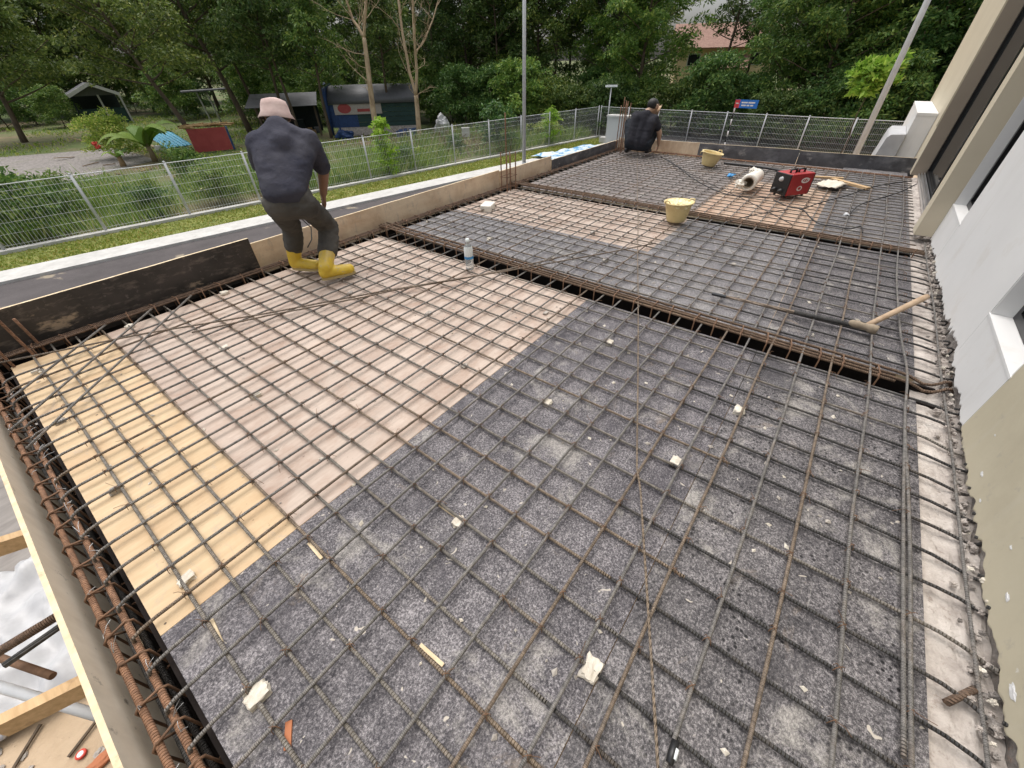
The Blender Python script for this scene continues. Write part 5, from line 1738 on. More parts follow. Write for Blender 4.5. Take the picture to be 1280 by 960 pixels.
# ------------------------------------------------------------------ trees
def limb(mb, p, d, L, r, n, rng, bend=.25, tip=.35):
    pts, rs = [Vector(p)], [r]
    d = Vector(d).normalized()
    for i in range(n):
        d = (d + V((rng.uniform(-1, 1), rng.uniform(-1, 1), rng.uniform(-.4, .8))) * bend / 1.5).normalized()
        pts.append(pts[-1] + d * (L / n))
        rs.append(r * (1 - (1 - tip) * (i + 1) / n))
    mb.tube(pts, rs, 6)
    return pts, rs, d

def make_tree(name, label, group, h, cr, low, nlimb, per, leaf, lm, bm_, seed, r0=.16, lean=(0, 0), clump=1.0, droop=.35, top_round=.6):
    rng = random.Random(seed)
    root = thing(name, label, 'tree', (0, 0, 0), group)
    tb = MB()
    pts = [V((0, 0, -.3))]
    rs = [r0 * 1.25]
    n = 10
    for i in range(1, n + 1):
        t = i / n
        pts.append(V((lean[0] * t * h + .25 * noise.noise(V((t * 2.2, seed, 1))), lean[1] * t * h + .25 * noise.noise(V((t * 2.2, seed, 8))), h * .93 * t)))
        rs.append(r0 * (1 - .82 * t))
    tb.tube(pts, rs, 8)
    clumps = []
    for k in range(nlimb):
        t = low + (1 - low) * (k + rng.random() * .8) / nlimb
        t = min(t, .98)
        i = min(n - 1, int(t * n))
        b0 = pts[i].lerp(pts[i + 1], t * n - i)
        az = k * 2.4 + rng.uniform(-.5, .5)
        s = (t - low) / (1 - low)
        span = cr * (0.55 + .45 * math.sin(math.pi * min(1, .25 + s * .75))) * rng.uniform(.7, 1.1)
        if s > .8: span *= top_round
        d = V((math.cos(az), math.sin(az), .25 + .5 * s))
        lp, lr, dd = limb(tb, b0, d, span, r0 * .42 * (1 - .6 * t), 4, rng)
        for j, f_ in ((2, .62), (3, .8), (4, 1.0)):
            for m_ in range(2 if j > 2 else 1):
                c = lp[j] + V((rng.uniform(-.7, .7), rng.uniform(-.7, .7), rng.uniform(-.4, .5))) * clump
                clumps.append((c.x, c.y, c.z, clump * rng.uniform(.55, 1.05)))
    clumps.append((pts[-1].x, pts[-1].y, pts[-1].z, clump * .8))
    tb.build('trunk', bm_, root)
    me = leaf_cloud('crown', clumps, lm, per, leaf, droop, .40, seed)
    link('crown', me, root)
    return root

GF = 'trees of the wood beyond the far fence'
GL = 'trees of the wood behind the garden'
A_ = make_tree('forest_tree', '-', GF, 13.5, 4.2, .10, 24, 215, 0.124, M['leaf_dark'], M['bark'], 3, .17, clump=1.05)
B_ = make_tree('forest_tree', '-', GF, 11.5, 3.8, .06, 26, 299, 0.118, M['leaf_mid'], M['bark'], 8, .15, clump=1.0, droop=.55)
C_ = make_tree('forest_tree', '-', GF, 15.0, 3.2, .30, 20, 206, 0.112, M['leaf_dark'], M['bark'], 15, .13, clump=.9, lean=(.08, .02))
D_ = make_tree('forest_tree', '-', GF, 12.5, 4.6, .12, 28, 252, 0.13, M['leaf_olive'], M['bark'], 21, .18, clump=1.1, droop=.5)
U_ = make_tree('understory_shrub', '-', 'shrubs at the foot of the wood', 3.4, 1.9, .05, 16, 345, 0.093, M['leaf_mid'], M['bark'], 33, .05, clump=.75, droop=.5)
U2 = make_tree('understory_shrub', '-', 'shrubs at the foot of the wood', 2.6, 1.7, .05, 14, 345, 0.093, M['leaf_dark'], M['bark'], 35, .05, clump=.7, droop=.6)
used = set()
def put(src, px, r, s=1.0, rz=None, label=None, group=None, py=100, rng=random.Random(12)):
    p = bearing(px, py, r)
    rz = rng.uniform(0, 6.28) if rz is None else rz
    if src.name in used:
        o = dup(src, p, rz, s)
    else:
        used.add(src.name)
        o = src
        o.location = p
        o.rotation_euler = (0, 0, rz)
        o.scale = (s, s, s)
    o['label'] = label
    if group: o['group'] = group
    return o

LA = 'tall dark green tree of the wood beyond the far fence, trunk hidden in shade'
LB = 'bushy mid green tree with drooping leaves just behind the far fence'
LC = 'slender tree with a bare leaning trunk standing in the wood beyond the fences'
LD = 'olive green spreading tree of the wood behind the garden on the left'
LE = 'tall dark green tree of the wood behind the huts and the bare trees'
q = random.Random(77)
GC = 'slender leaning trees of the wood'
GB = 'bushy trees right behind the far fence'
# behind the far fence (right part of the picture)
for px, r in ((1140, 35), (1085, 37), (1030, 34.5), (985, 36), (1200, 37), (1265, 36), (1330, 36), (800, 37.5), (765, 40)):
    put(B_, px, r + q.uniform(-.6, .6), q.uniform(.8, 1.0), label=LB, group=GB)
for px, r in ((1120, 45), (1060, 47), (1010, 46), (1180, 46), (1240, 48), (1310, 46), (1380, 48), (780, 46), (1440, 50)):
    put(A_, px, r, q.uniform(.9, 1.15), label=LA, group=GF)
for px, r in ((1150, 58), (1090, 60), (1030, 58), (1210, 60), (1290, 60), (800, 58), (745, 56)):
    put(A_, px, r, q.uniform(1.0, 1.3), label=LA, group=GF)
for px, r in ((898, 46), (930, 50), (968, 44), (640, 47), (612, 45), (560, 50), (590, 44), (625, 41), (663, 43), (690, 41), (716, 44), (540, 43), (741, 41)):
    put(C_, px, r, q.uniform(.85, 1.1), label=LC, group=GC)
# middle: behind the bare trees and the shed
for px, r in ((672, 42), (640, 44), (590, 46), (545, 48), (500, 50), (455, 51), (410, 52), (365, 53), (320, 56)):
    put(A_, px, r, q.uniform(.9, 1.1), label=LE, group=GL)
for px, r in ((665, 57), (615, 58), (570, 60), (525, 62), (475, 63), (430, 64), (385, 66), (340, 68), (300, 68)):
    put(A_, px, r, q.uniform(1.1, 1.3), label=LE, group=GL)
# left: behind the gravel yard
for px, r in ((260, 66), (215, 69), (175, 74), (130, 78), (85, 76), (40, 80), (-10, 76), (-60, 78)):
    put(D_, px, r, q.uniform(1.0, 1.2), label=LD, group='olive trees behind the gravel yard')
for px, r in ((280, 86), (240, 88), (195, 90), (150, 94), (105, 96), (60, 96), (15, 98), (-40, 96)):
    put(A_, px, r, q.uniform(1.3, 1.6), label=LE, group=GL)
# undergrowth
LU = 'leafy green shrub at the shaded foot of the wood'
LV = 'low dark shrub at the shaded foot of the wood'
for px, r in ((1140, 32), (1105, 32.5), (1065, 32), (1020, 32.5), (975, 33), (935, 33.5), (890, 34), (850, 34.5), (815, 35), (1190, 33), (1240, 33), (780, 37), (745, 38), (705, 38), (665, 38.5)):
    put(U_ if q.random() < .55 else U2, px, r + q.uniform(-.5, .8), q.uniform(.8, 1.15), label=LU, group='shrubs at the foot of the wood')
for px, r in ((760, 34), (725, 34.5), (690, 35), (650, 36), (615, 37), (580, 38.5), (560, 41), (600, 41), (640, 41), (680, 40), (880, 39), (920, 39.5), (960, 39), (870, 37), (905, 37.5), (940, 37)):
    put(U2 if q.random() < .6 else U_, px, r + q.uniform(-.5, .8), q.uniform(.75, 1.15), label=LV, group='low dark shrubs at the foot of the wood')
for px, r in ((400, 46), (360, 48), (330, 52), (230, 62), (190, 70), (150, 76), (60, 74), (10, 68), (-30, 66), (100, 76), (540, 42), (505, 44), (470, 45), (305, 50), (205, 60), (45, 62), (345, 46)):
    put(U_, px, r, q.uniform(.8, 1.2), label='green shrub between the garden huts and the wood', group='shrubs behind the garden')
for o_ in (A_, B_, C_, D_, U_, U2):
    pass
for o_ in list(scene.objects):
    if o_.get('category') == 'tree' and o_.name.startswith('understory_shrub'): o_['category'] = 'shrub'

# trees with a look of their own
def solo(name, label, base, *args, **kw):
    o = make_tree(name, label, None, *args, **kw)
    o.location = base
    return o
solo('garden_tree', 'spreading sunlit tree over the gravel yard at the far left', bearing(18, 160, 52), 8.6, 5.6, .30, 24, 240, 0.129, M['leaf_olive'], M['bark'], 51, .2, clump=1.15, lean=(.12, -.02), droop=.5)
solo('garden_tree', 'tree with a leaning brown trunk standing before the red board', bearing(238, 160, 37.0), 9.0, 3.6, .38, 22, 220, 0.109, M['leaf_olive'], M['bark'], 52, .17, clump=.95, lean=(-.20, .12), droop=.5)
solo('garden_tree', 'tall tree with a thick leaning trunk behind the head of the standing worker', bearing(312, 160, 44), 11.5, 4.4, .36, 22, 220, 0.122, M['leaf_dark'], M['bark'], 53, .24, clump=1.0, lean=(-.14, .10), droop=.5)
solo('garden_tree', 'second leaning tree close behind the thick leaning trunk', bearing(330, 160, 46), 11, 3.6, .40, 18, 220, 0.122, M['leaf_dark'], M['bark'], 54, .15, clump=1.0, lean=(-.09, .07), droop=.5)
solo('garden_tree', 'slim dark tree beside the open lean-to', bearing(372, 160, 38.5), 10, 2.8, .45, 16, 200, 0.109, M['leaf_dark'], M['bark'], 57, .12, clump=.9, lean=(-.04, .02), droop=.6)
solo('garden_tree', 'dark tree whose drooping crown hides the right half of the arched shed roof', bearing(492, 160, 37.2), 9, 1.9, .36, 17, 230, .11, M['leaf_dark'], M['bark'], 71, .12, clump=.9, droop=.7)
solo('garden_tree', 'dark tree whose low crown hangs over the left end of the arched shed', bearing(412, 160, 37.2), 9.5, 2.1, .34, 18, 230, .11, M['leaf_mid'], M['bark'], 72, .12, clump=.9, lean=(.03, -.02), droop=.7)
solo('garden_tree', 'dark tree with low hanging leaves above the open lean-to', bearing(358, 160, 40), 10, 3.2, .38, 18, 230, .11, M['leaf_dark'], M['bark'], 73, .14, clump=1.0, lean=(.05, .0), droop=.7)
solo('young_tree', 'small bright green tree with large leaves beside the right lamp pole', bearing(1070, 150, 24.0), 4.15, .72, .76, 15, 330, .14, M['leaf_bright'], M['bark'], 55, .035, clump=.34, droop=.1)
solo('vine_bush', 'bright green climbing bush growing up the left fence', V((13.4, fy(13.4) + .35, GZ)), 2.4, .36, .05, 16, 420, .085, M['leaf_bright'], M['bark'], 58, .03, clump=.28, droop=.4)
solo('vine_bush', 'thin yellow green vine hanging on the left fence near its far corner', V((24.6, fy(24.6) + .15, GZ)), 2.0, .5, .1, 9, 220, .10, M['leaf_bright'], M['bark'], 59, .02, clump=.3, droop=.7)
solo('vine_bush', 'green bush behind the left fence beside the slim lamp pole', V((21.2, fy(21.2) + 1.2, GZ)), 2.2, 1.0, .1, 12, 200, .11, M['leaf_mid'], M['bark'], 60, .03, clump=.5, droop=.4)
solo('weedy_bush', 'round dark weed clump behind the fence at the far left', V((1.0, fy(1.0) + 1.6, GZ)), 1.5, 1.1, .05, 12, 330, .08, M['leaf_mid'], M['bark'], 61, .02, clump=.55, droop=.2)
solo('weedy_bush', 'yellow green flowering bush behind the fence below the banana plant', V((6.6, fy(6.6) + 1.3, GZ)), 1.0, .8, .05, 12, 380, .06, M['leaf_weed'], M['bark'], 62, .02, clump=.5, droop=.2)
wb = make_tree('weedy_bush', 'leafy green weed bush among the tall weeds behind the left fence', 'weed bushes along the left fence', 1.5, 1.0, .05, 13, 330, .075, M['leaf_mid'], M['bark'], 81, .02, clump=.5, droop=.35)
wc = make_tree('weedy_bush', 'yellowish weed bush among the tall weeds behind the left fence', 'yellowish weed bushes along the left fence', 1.2, .9, .05, 12, 330, .065, M['leaf_weed'], M['bark'], 82, .02, clump=.45, droop=.35)
qb = random.Random(31)
for k, (bx, bd) in enumerate(((-2.5, 1.4), (2.2, 3.2), (4.4, 1.3), (5.2, 4.4), (8.6, 1.6), (10.9, 3.3), (14.9, 1.3), (16.8, 2.6), (19.6, 2.8), (26.0, 1.4), (7.2, 5.6), (-4.5, 2.6))):
    src = wb if k % 2 == 0 else wc
    pb = V((bx, fy(bx) + bd, GZ))
    sb_ = qb.uniform(.45, .95)
    if k < 2:
        src.location = pb
    else:
        dup(src, pb, qb.uniform(0, 6.28), (sb_, sb_, sb_ * qb.uniform(.8, 1.15)))
solo('garden_bush', 'light green bush left of the banana plant by the gravel', bearing(148, 190, 37), 1.9, 1.2, .05, 14, 380, .075, M['leaf_weed'], M['bark'], 63, .03, clump=.6, droop=.2)
for o_ in list(scene.objects):
    if o_.get('category') == 'tree' and o_.name.split('.')[0] in ('vine_bush', 'weedy_bush', 'garden_bush'): o_['category'] = 'bush'

def bare_tree(label, r, paths, seed):
    base = bearing(*paths[0][0][:2], r)
    base = V((base.x, base.y, GZ))
    root = thing('bare_tree', label, 'tree', base, 'pale leafless trees behind the left fence')
    rng = random.Random(seed)
    tb, tw = MB(), MB()
    for k, (pp, r0, r1) in enumerate([(p[0:-2], p[-2], p[-1]) for p in paths]):
        pts = [at(a, b_, r + 0.35 * (i if k else 0) * (1 if k % 2 else -1) * .4) for i, (a, b_) in enumerate(pp)]
        if k == 0: pts = [base + V((0, 0, -.2))] + pts[1:]
        fin = []
        for i in range(len(pts) - 1):
            for j in range(4):
                c = pts[i].lerp(pts[i + 1], j / 4)
                fin.append(c + V((1, 1, 0)) * .05 * noise.noise(c * .9) if (i or j) else c)
        fin.append(pts[-1])
        m_ = len(fin)
        tb.tube(fin, [r0 + (r1 - r0) * i / (m_ - 1) for i in range(m_)], 8)
        if k:
            for i in range(2, m_, 2):
                d = V((rng.uniform(-1, 1), rng.uniform(-1, 1), rng.uniform(.1, .9)))
                lp, _, dd = limb(tw, fin[i], d, rng.uniform(1.0, 2.6), .022, 5, rng, .5, .3)
                for j in (2, 3, 4, 5):
                    for _k in range(2):
                        limb(tw, lp[j], dd + V((rng.uniform(-1, 1), rng.uniform(-1, 1), rng.uniform(-.5, .8))), rng.uniform(.35, .9), .009, 3, rng, .7, .3)
        else:
            for i in range(6, m_, 2):
                d = V((rng.uniform(-1, 1), rng.uniform(-1, 1), rng.uniform(0, .4)))
                lp, _, dd = limb(tw, fin[i], d, rng.uniform(1.2, 2.8), .026, 5, rng, .5, .3)
                for j in (2, 3, 4, 5):
                    for _k in range(2):
                        limb(tw, lp[j], dd + V((rng.uniform(-1, 1), rng.uniform(-1, 1), rng.uniform(-.5, .5))), rng.uniform(.4, 1.0), .010, 3, rng, .7, .3)
    tb.build('trunk', M['bark_pale'], root)
    tw.build('twigs', M['bark_pale'], root)
bare_tree('leafless pale tree with a flaking trunk, left one of the pair before the blue shed', 34.6,
          [[(470, 164), (466, 135), (462, 103), (458, 69), (455, 47), .20, .12], [(455, 47), (447, 33), (441, 25), (433, 0), (428, -30), .10, .05], [(455, 47), (456, 25), (458, 0), (459, -30), .09, .05]], 5)
bare_tree('leafless pale tree forking low into two straight stems, right one of the pair', 34.6,
          [[(523, 164), (522, 140), (520, 119), .18, .14], [(520, 119), (512, 91), (503, 41), (498, 0), (495, -30), .10, .06], [(520, 119), (521, 90), (519, 62), (517, 30), (516, 0), (515, -30), .10, .06], [(519, 66), (530, 52), (541, 25), (548, 0), (551, -20), .05, .03]], 9)

# palm like grey green fronds at the foot of the wood
def fronds(name, label, base, n, L, mat, seed, wide=.16, rise=.9, stem=None, group=None, rnd=.3):
    rng = random.Random(seed)
    root = thing(name, label, 'plant', base, group)
    for k in range(n):
        az = k * 2.4 + rng.uniform(-.3, .3)
        l_ = L * rng.uniform(.75, 1.1)
        el = rise * rng.uniform(.7, 1.15)
        m = 12
        vs, fs = [], []
        for i in range(m + 1):
            t = i / m
            p = V(base) + V((math.cos(az) * l_ * t * math.cos(el * (1 - t * .2)), math.sin(az) * l_ * t * math.cos(el * (1 - t * .2)), (stem or .1) + l_ * (math.sin(el) * t - .62 * t * t * t)))
            sd = V((-math.sin(az), math.cos(az), 0))
            wd = wide * l_ * math.sin(math.pi * min(1, .08 + t * .92)) ** .7 * (1 + .15 * noise.noise(V((t * 9, k, 2))))
            dp = V((0, 0, -wd * .35))
            vs += [p - sd * wd + dp, p, p + sd * wd + dp]
        for i in range(m):
            fs += [(3 * i, 3 * i + 1, 3 * i + 4, 3 * i + 3), (3 * i + 1, 3 * i + 2, 3 * i + 5, 3 * i + 4)]
        mb = MB().add(vs, fs, 0, True)
        mb.build('leaf', mat, root)
    if stem:
        MB().tube([V(base) + V((0, 0, -.1)), V(base) + V((.03, 0, stem * .5)), V(base) + V((0, 0, stem + .25))], [.16, .13, .09], 10).build('stem', M['leaf_dry'], root)
    return root
bb = bearing(188, 190, 34.0)
fronds('banana_plant', 'banana plant with broad arching leaves behind the left fence', bb, 12, 2.9, M['leaf_banana'], 4, .13, .95, stem=.8)
fronds('banana_shoot', 'young banana shoot with a few pale leaves beside the banana plant', bearing(150, 200, 33.6), 6, 1.2, M['leaf_banana'], 6, .13, 1.0, stem=.4)
for k, (px, r) in enumerate(((640, 37.5), (618, 38.5), (660, 38))):
    fronds('palm_clump', ('grey green palm clump in the shade left of the slim lamp pole', 'left neighbour of the grey green palm clump, half in shade', 'right neighbour of the grey green palm clump, behind the slim lamp pole')[k], bearing(px, 150, r), 16, 2.4, M['leaf_grey'], 20 + k, .05, 1.0, stem=.5, group='grey green palm clumps')
mb = MB()
q = random.Random(6)
fl = thing('flower_patch', 'scattered red flowers behind the left fence by the banana plant', 'flowers', bearing(125, 205, 33))
for (px, py, r) in ((119, 180, 36), (122, 183, 36), (125, 231, 29), (147, 230, 29), (143, 233, 29), (160, 274, 22.5), (170, 275, 22.5)):
    mb.blob(at(px, py, r), .12, jit=.7, seed=px)
mb.build('red_flowers', M['petal'], fl)

# ------------------------------------------------------------------ huts and things in the garden
class Frame:
    """local axes: u to the right as seen from the slab, d away from it"""
    def __init__(s, px, py, r, turn=0.0):
        s.o = bearing(px, py, r)
        d = V((s.o.x, s.o.y, 0)).normalized()
        c, n_ = math.cos(turn), math.sin(turn)
        s.d = V((d.x * c - d.y * n_, d.x * n_ + d.y * c, 0))
        s.u = V((s.d.y, -s.d.x, 0))
    def __call__(s, u, d, z):
        return s.o + s.u * u + s.d * d + V((0, 0, z))
    def box(s, mb, lo_, hi_, mi=0):
        vs = [s(x, y, z) for z in (lo_[2], hi_[2]) for x, y in ((lo_[0], lo_[1]), (hi_[0], lo_[1]), (hi_[0], hi_[1]), (lo_[0], hi_[1]))]
        mb.add(vs, [(3, 2, 1, 0), (4, 5, 6, 7), (0, 1, 5, 4), (1, 2, 6, 5), (2, 3, 7, 6), (3, 0, 4, 7)], mi)
        return mb

# garden hut with a pitched white edged roof
f_ = Frame(133, 152, 62, .1)
hut = thing('garden_hut', 'small dark green garden hut with a pale edged pitched roof behind the banana plant', 'hut', f_.o)
mb = MB()
f_.box(mb, (-1.7, 0, 0), (2.1, .1, 1.25)); f_.box(mb, (-1.7, 3.0, 0), (2.1, 3.1, 2.0))
mb.build('board_wall', M['green_sheet'], hut)
mb = MB(); f_.box(mb, (-1.7, 2.6, 1.2), (2.1, 2.7, 2.3)); mb.build('interior_shade_panel', M['hut_dark'], hut)  # dark panel behind the opening stands in for the shade inside
for x in (-1.7, .35, 2.0):
    mb = MB(); f_.box(mb, (x, -.12, 0), (x + .14, -.01, 2.35)); mb.build('post', M['kerb_conc'] if x > 0 else M['hut_dark'], hut)
mb = MB()
ap, ev = 3.2, 2.35
for s in (-1, 1):
    x1 = .1 + s * 1.9
    mb.add([f_(.1, -.8, ap), f_(x1, -.8, ev), f_(x1, 2.4, ev), f_(.1, 2.4, ap), f_(.1, -.8, ap + .1), f_(x1, -.8, ev + .1), f_(x1, 2.4, ev + .1), f_(.1, 2.4, ap + .1)],
           [(0, 1, 2, 3), (4, 5, 6, 7), (0, 1, 5, 4), (1, 2, 6, 5), (2, 3, 7, 6)])
rf = mb.build('roof', M['roof_grey'], hut)
mb = MB()
for s in (-1, 1):
    mb.beam(f_(.1, -.86, ap + .02), f_(.1 + s * 1.92, -.86, ev), .08, .26, up=(0, 0, 1))
mb.build('bargeboard', M['kerb_conc'], rf)
mb = MB(); mb.add([f_(-1.6, -.05, 2.3), f_(1.9, -.05, 2.3), f_(.1, -.05, 3.2)], [(0, 1, 2)]); mb.build('gable', M['roof_grey'], hut)

# blue arched shed with a curved grey roof
f_ = Frame(462, 168, 37.3, -.16)
sh = thing('arched_shed', 'shed with blue end, dark green side and curved grey roof behind the bare trees', 'shed', f_.o)
L0, L1 = -2.6, 3.9
mb = MB(); f_.box(mb, (L0, 0, .55), (-.6, .08, 1.95)); mb.build('blue_sheet_wall', M['blue_paint'], sh)
mb = MB()
for k in range(5): f_.box(mb, (-.59, -.02 * (k % 2), .55 + .3 * k), (L1, .08, .55 + .3 * k + .28))
mb.build('green_sheet_wall', M['green_sheet'], sh)
mb = MB(); f_.box(mb, (-2.2, .02, 0), (L1, .1, .54)); mb.build('pale_plinth', M['concrete'], sh)
mb = MB()
n = 10
vs = []
for i in range(n + 1):
    t = i / n
    a = math.pi * t
    dd, z = 1.9 - 2.1 * math.cos(a), 2.0 + 1.05 * math.sin(a)
    vs += [f_(L0, dd, z), f_(L1 + .1, dd, z)]
mb.add(vs, [(2 * i, 2 * i + 1, 2 * i + 3, 2 * i + 2) for i in range(n)], smooth=True)
rf = mb.build('curved_roof', M['roof_grey'], sh)
md = rf.modifiers.new('t', 'SOLIDIFY'); md.thickness = .05
mb = MB()
vs = [f_(L0 - .05, 1.9 - 2.15 * math.cos(math.pi * i / n), 2.0 + 1.12 * math.sin(math.pi * i / n)) for i in range(n + 1)] 
mb.tube([f_(L0 - .1, -.25, .1)] + vs + [f_(L0 - .1, 4.0, .1)], .2, 6)
mb.build('blue_arch', M['blue_paint'], sh)
mb = MB(); f_.box(mb, (-2.15, -.10, 1.35), (1.25, -.03, 2.15)); sb = mb.build('signboard', M['chunk_grey'], sh)
mb = MB()
c = f_(-1.4, -.108, 1.72)
mb.add([c + f_.u * .48 * math.cos(6.283 * k / 20) + V((0, 0, .30 * math.sin(6.283 * k / 20))) for k in range(20)], [tuple(range(20))])
f_.box(mb, (-.5, -.112, 1.50), (.4, -.105, 1.68))
mb.build('red_emblem', M['red_board'], sb)
mb = MB(); f_.box(mb, (-2.1, -.04, .1), (-2.0, 3.9, 1.9)); mb.build('end_wall', M['blue_paint'], sh)
tb = MB().blob(f_(-1.6, -1.2, .2), .5, jit=.6, seed=4, sq=(1.4, 1, .6)); tag(tb.build('blue_tarp_heap', M['blue_paint']), 'crumpled blue tarp heap at the foot of the arched shed', 'tarp heap')
tb = MB().blob(f_(3.0, -1.2, .2), .5, jit=.6, seed=6, sq=(1.8, 1, .5)); tag(tb.build('blue_tarp_heap', M['blue_paint']), 'second blue tarp heap between the two bare trees', 'tarp heap')

# open lean-to left of it
f_ = Frame(378, 168, 39.0, -.1)
lt = thing('lean_to', 'open lean-to with a rusty slatted roof and dark clutter, left of the arched shed', 'lean-to', f_.o)
for x in (-2.6, -.9, 1.3):
    mb = MB(); f_.box(mb, (x, 0, 0), (x + .13, .13, 2.0)); mb.build('post', M['bark'], lt)
mb = MB()
for k in range(9):
    y0 = -.4 + k * .42
    mb.add([f_(-3.2, y0, 1.95 + .07 * k), f_(1.6, y0, 1.95 + .07 * k), f_(1.6, y0 + .34, 2.02 + .07 * k), f_(-3.2, y0 + .34, 2.02 + .07 * k)], [(0, 1, 2, 3)])
rf = mb.build('slatted_roof', M['roof_grey'], lt); md = rf.modifiers.new('t', 'SOLIDIFY'); md.thickness = .03
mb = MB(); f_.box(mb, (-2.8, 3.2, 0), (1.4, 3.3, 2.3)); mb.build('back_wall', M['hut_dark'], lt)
mb = MB()
q = random.Random(5)
for k in range(14):
    x, y, s = q.uniform(-2.4, 1.0), q.uniform(.4, 2.6), q.uniform(.2, .5)
    f_.box(mb, (x, y, 0), (x + s, y + s, s * q.uniform(.6, 2.2)), k % 3)
mb.build('clutter', [M['hut_dark'], M['leaf_dry'], M['roof_grey']], lt)

# white framed shelter
f_ = Frame(272, 150, 52)
wt = thing('shelter_frame', 'white posts and thin roof of a small open shelter behind the red board', 'shelter', f_.o)
for x in (-.5, .25):
    MB().tube([f_(x, 0, 0), f_(x - .25, 0, 2.5)], .07, 8).build('white_post', M['kerb_conc'], wt)
MB().beam(f_(-1.9, .3, 2.6), f_(2.6, .3, 2.7), 2.2, .1).build('roof_board', M['roof_grey'], wt)
# faded red board shed
f_ = Frame(262, 178, 35.2, -.05)
rd = thing('red_board_pen', 'low pen with a faded red front panel and brown thatch behind the left fence', 'pen', f_.o)
mb = MB(); f_.box(mb, (-.95, 0, .05), (1.15, .08, 1.30)); mb.build('red_panel', M['red_board'], rd)
mb = MB(); f_.box(mb, (1.16, .0, .05), (1.26, 1.6, 1.20)); mb.build('dark_side', M['blue_paint'], rd)
mb = MB()
for k in range(26):
    q_ = q.uniform(-1.4, .9)
    mb.tube([f_(q_, q.uniform(-.2, 1.0), 1.36 + q.uniform(0, .12)), f_(q_ + q.uniform(.5, 1.2), q.uniform(-.2, 1.4), 1.34 + q.uniform(0, .14))], .04, 5)
mb.build('thatch', M['leaf_dry'], rd)
f_ = Frame(214, 184, 38.0, .35)
cy = thing('turquoise_cover', 'flat turquoise corrugated cover lying between the banana plant and the red panel', 'cover', f_.o)
mb = MB()
for k in range(14):
    x = -.75 + k * .11
    mb.add([f_(x, -1.3, .30 + .03 * (k % 2)), f_(x + .11, -1.3, .30 + .03 * ((k + 1) % 2)), f_(x + .11, 1.3, 1.0 + .03 * ((k + 1) % 2)), f_(x, 1.3, 1.0 + .03 * (k % 2))], [(0, 1, 2, 3)])
o = mb.build('cover_sheet', M['cyan_sheet'], cy); md = o.modifiers.new('t', 'SOLIDIFY'); md.thickness = .03
mb = MB(); f_.box(mb, (-.5, -1.3, 0), (.5, 1.3, .24)); mb.build('pale_base', M['kerb_conc'], cy)
# white sack and crate by the bare trees
o = MB().blob(bearing(553, 160, 36, GZ + .55), .6, jit=.5, seed=3, sq=(.8, .8, 1.1)).build('white_sack', M['white_sheet'])
tag(o, 'whitish sack standing behind the fence right of the bare trees', 'sack')
f_ = Frame(583, 175, 29.5)
mb = MB(); f_.box(mb, (-.25, 0, .55), (.25, .3, 1.05)); tag(mb.build('pale_box', M['kerb_conc']), 'small pale box on the brown weeds behind the left fence', 'box')

# fallen brown brushwood behind the fence
mb = MB()
for k in range(240):
    a = bearing(q.uniform(500, 640), 170, q.uniform(26, 34), GZ + .05)
    mb.tube([a, a + V((q.uniform(-1, 1), q.uniform(-1, 1), q.uniform(.2, .9)))], .018, 3, caps=False)
o = mb.build('brushwood', M['leaf_dry']); o['kind'] = 'stuff'

mb = MB()
for k in range(26):
    a = bearing(q.uniform(60, 420), 165, q.uniform(31, 50), GZ + .03)
    d = V((q.uniform(-1, 1), q.uniform(-1, 1), q.uniform(0, .12))).normalized() * q.uniform(.5, 1.6)
    mb.beam(a, a + d, q.uniform(.06, .2), .03)
o = mb.build('garden_debris', M['leaf_dry']); o['kind'] = 'stuff'

# house with orange tiles seen through the trees
f_ = Frame(905, 60, 72, .15)
hz = thing('tiled_house', 'cream house with an orange tiled roof seen through the trees', 'house', f_.o)
mb = MB(); f_.box(mb, (-5.5, 0, 0), (6.5, 8, 5.0)); mb.build('wall', M['cream'], hz)
def gable(name, x0, x1, d0, d1, z0, z1, mat):
    m_ = (d0 + d1) / 2
    mb = MB().add([f_(x0, d0, z0), f_(x1, d0, z0), f_(x1, m_, z1), f_(x0, m_, z1), f_(x1, d1, z0), f_(x0, d1, z0)], [(0, 1, 2, 3), (3, 2, 4, 5), (0, 3, 5), (1, 4, 2)])
    o = mb.build(name, mat, hz)
    md = o.modifiers.new('t', 'SOLIDIFY'); md.thickness = .15
    return o
gable('roof', -6.2, 7.2, -.8, 8.8, 5.05, 7.6, M['roof_tile'])
mb = MB(); mb.add([f_(-2.2, -2.4, 3.0), f_(3.2, -2.4, 3.0), f_(3.2, -.02, 4.3), f_(-2.2, -.02, 4.3)], [(0, 1, 2, 3)])
o = mb.build('porch_roof', M['roof_tile'], hz); md = o.modifiers.new('t', 'SOLIDIFY'); md.thickness = .15
for x in (-4.2, -.6, 3.4):
    mb = MB(); f_.box(mb, (x, -.05, 3.2), (x + 1.6, .03, 4.5)); wn = mb.build('window', M['kerb_conc'], hz)
    mb = MB(); f_.box(mb, (x + .12, -.09, 3.3), (x + 1.48, -.055, 4.4)); mb.build('pane', M['dark_glass'], wn)

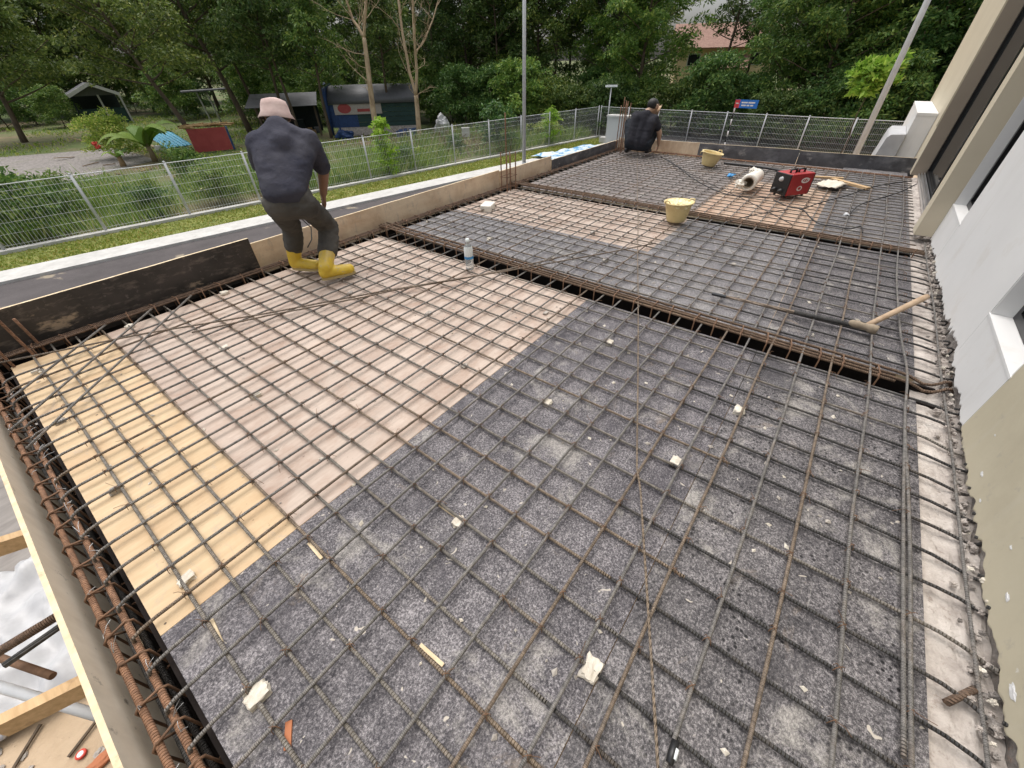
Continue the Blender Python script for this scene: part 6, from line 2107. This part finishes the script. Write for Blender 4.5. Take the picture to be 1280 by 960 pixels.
# ------------------------------------------------------------------ below the near form board
mb = MB()
n = 48
c0 = V((-1.95, 4.75, GZ + .03))
for i in range(n + 1):
    for j in range(n + 1):
        u, v_ = i / n - .5, j / n - .5
        mb.v.append((c0.x + u * 1.6 + v_ * .3, c0.y + v_ * 1.9 - u * .35, c0.z + .10 + .13 * noise.noise(V((u * 7, v_ * 7, 3))) + .11 * abs(noise.noise(V((u * 9 + v_ * 5, v_ * 4, 5)))) + .05 * abs(noise.noise(V((u * 22, v_ * 13, 8))))))
for i in range(n):
    for j in range(n):
        k = i * (n + 1) + j
        mb.f.append((k, k + n + 1, k + n + 2, k + 1)); mb.mi.append(0); mb.sm.append(True)
o = mb.build('plastic_sheet', M['white_sheet']); md = o.modifiers.new('t', 'SOLIDIFY'); md.thickness = .02
tag(o, 'crumpled white plastic sheet on the ground below the near form board', 'plastic sheet')
tag(MB().beam((-.93, 1.79, -.50), (-.50, 1.62, -.50), .045, .095).build('timber_bearer', M['timber']), 'squared timber end sticking out under the near form board, lower one', 'timber', 'timber bearers under the formwork')
tag(MB().beam((-1.05, 2.95, -.50), (-.50, 2.68, -.50), .045, .095).build('timber_bearer', M['timber']), 'timber bearer sticking out at the left picture edge, upper one', 'timber', 'timber bearers under the formwork')
def tube_(p, q_, r, mat, label):
    tag(MB().tube([p, q_], r, 10).build('scaffold_tube', mat), label, 'scaffold tube', 'scaffold tubes below the slab edge')
gq = lambda a, b_, z: gp(a, b_, z)
tube_(gq(-30, 832, -.85), gq(80, 765, -.85), .024, M['cage_x'], 'rusty scaffold tube rising to the form board over the white sheet, upper one')
tube_(gq(5, 832, -1.0), gq(85, 776, -1.0), .018, M['bar_dark'], 'thin grey tube lying just under the rusty tube')
tube_(gq(-30, 812, -1.1), gq(66, 845, -1.1), .019, M['stirrup'], 'dark scaffold tube slanting down behind the timber bearer')
tube_(gq(-30, 850, -1.25), gq(125, 895, -1.25), .026, M['galv'].copy(), 'grey scaffold tube slanting down below the timber bearer, lowest one')
o = MB().lathe([(.001, .004), (.032, .004), (.036, .0), (.036, .014), (.032, .017), (.001, .015)], gp(102, 943, GZ + .01), 16).build('tin_lid', M['petal'])
tag(o, 'small red and white tin lid on the sandy ground', 'lid')
MB().lathe([(.001, .019), (.022, .018)], gp(102, 943, GZ + .01), 14).build('white_centre', M['white_mark'], o)
q = random.Random(2)
for k, (px, py, L, lab) in enumerate(((108, 918, .26, 'thin grey stick on the sandy ground near the form board'), (35, 932, .2, 'short dark stick on the sandy ground at the left edge'))):
    p = gp(px, py, GZ + .02)
    tag(MB().beam(p + V((-L / 2, -.06 - .03 * k, 0)), p + V((L / 2, .06 + .03 * k, .01)), .02, .016).build('stick', M['bark']), lab, 'stick')
p = gp(126, 952, GZ + .02)
tag(MB().blob(p, .06, jit=.4, seed=2, sq=(1.4, .7, .4), boxy=.6).build('brick_piece', M['terracotta']), 'orange brick piece on the sandy ground by the form board', 'brick piece')
mb = MB()
for k in range(160):
    p = V((q.uniform(-3.5, -.5), q.uniform(1.5, 5.5), GZ + .005))
    s = q.uniform(.01, .035)
    mb.blob(p, s, jit=.5, seed=k, sq=(1, 1, .5))
o = mb.build('debris', M['chunk_grey']); o['kind'] = 'stuff'
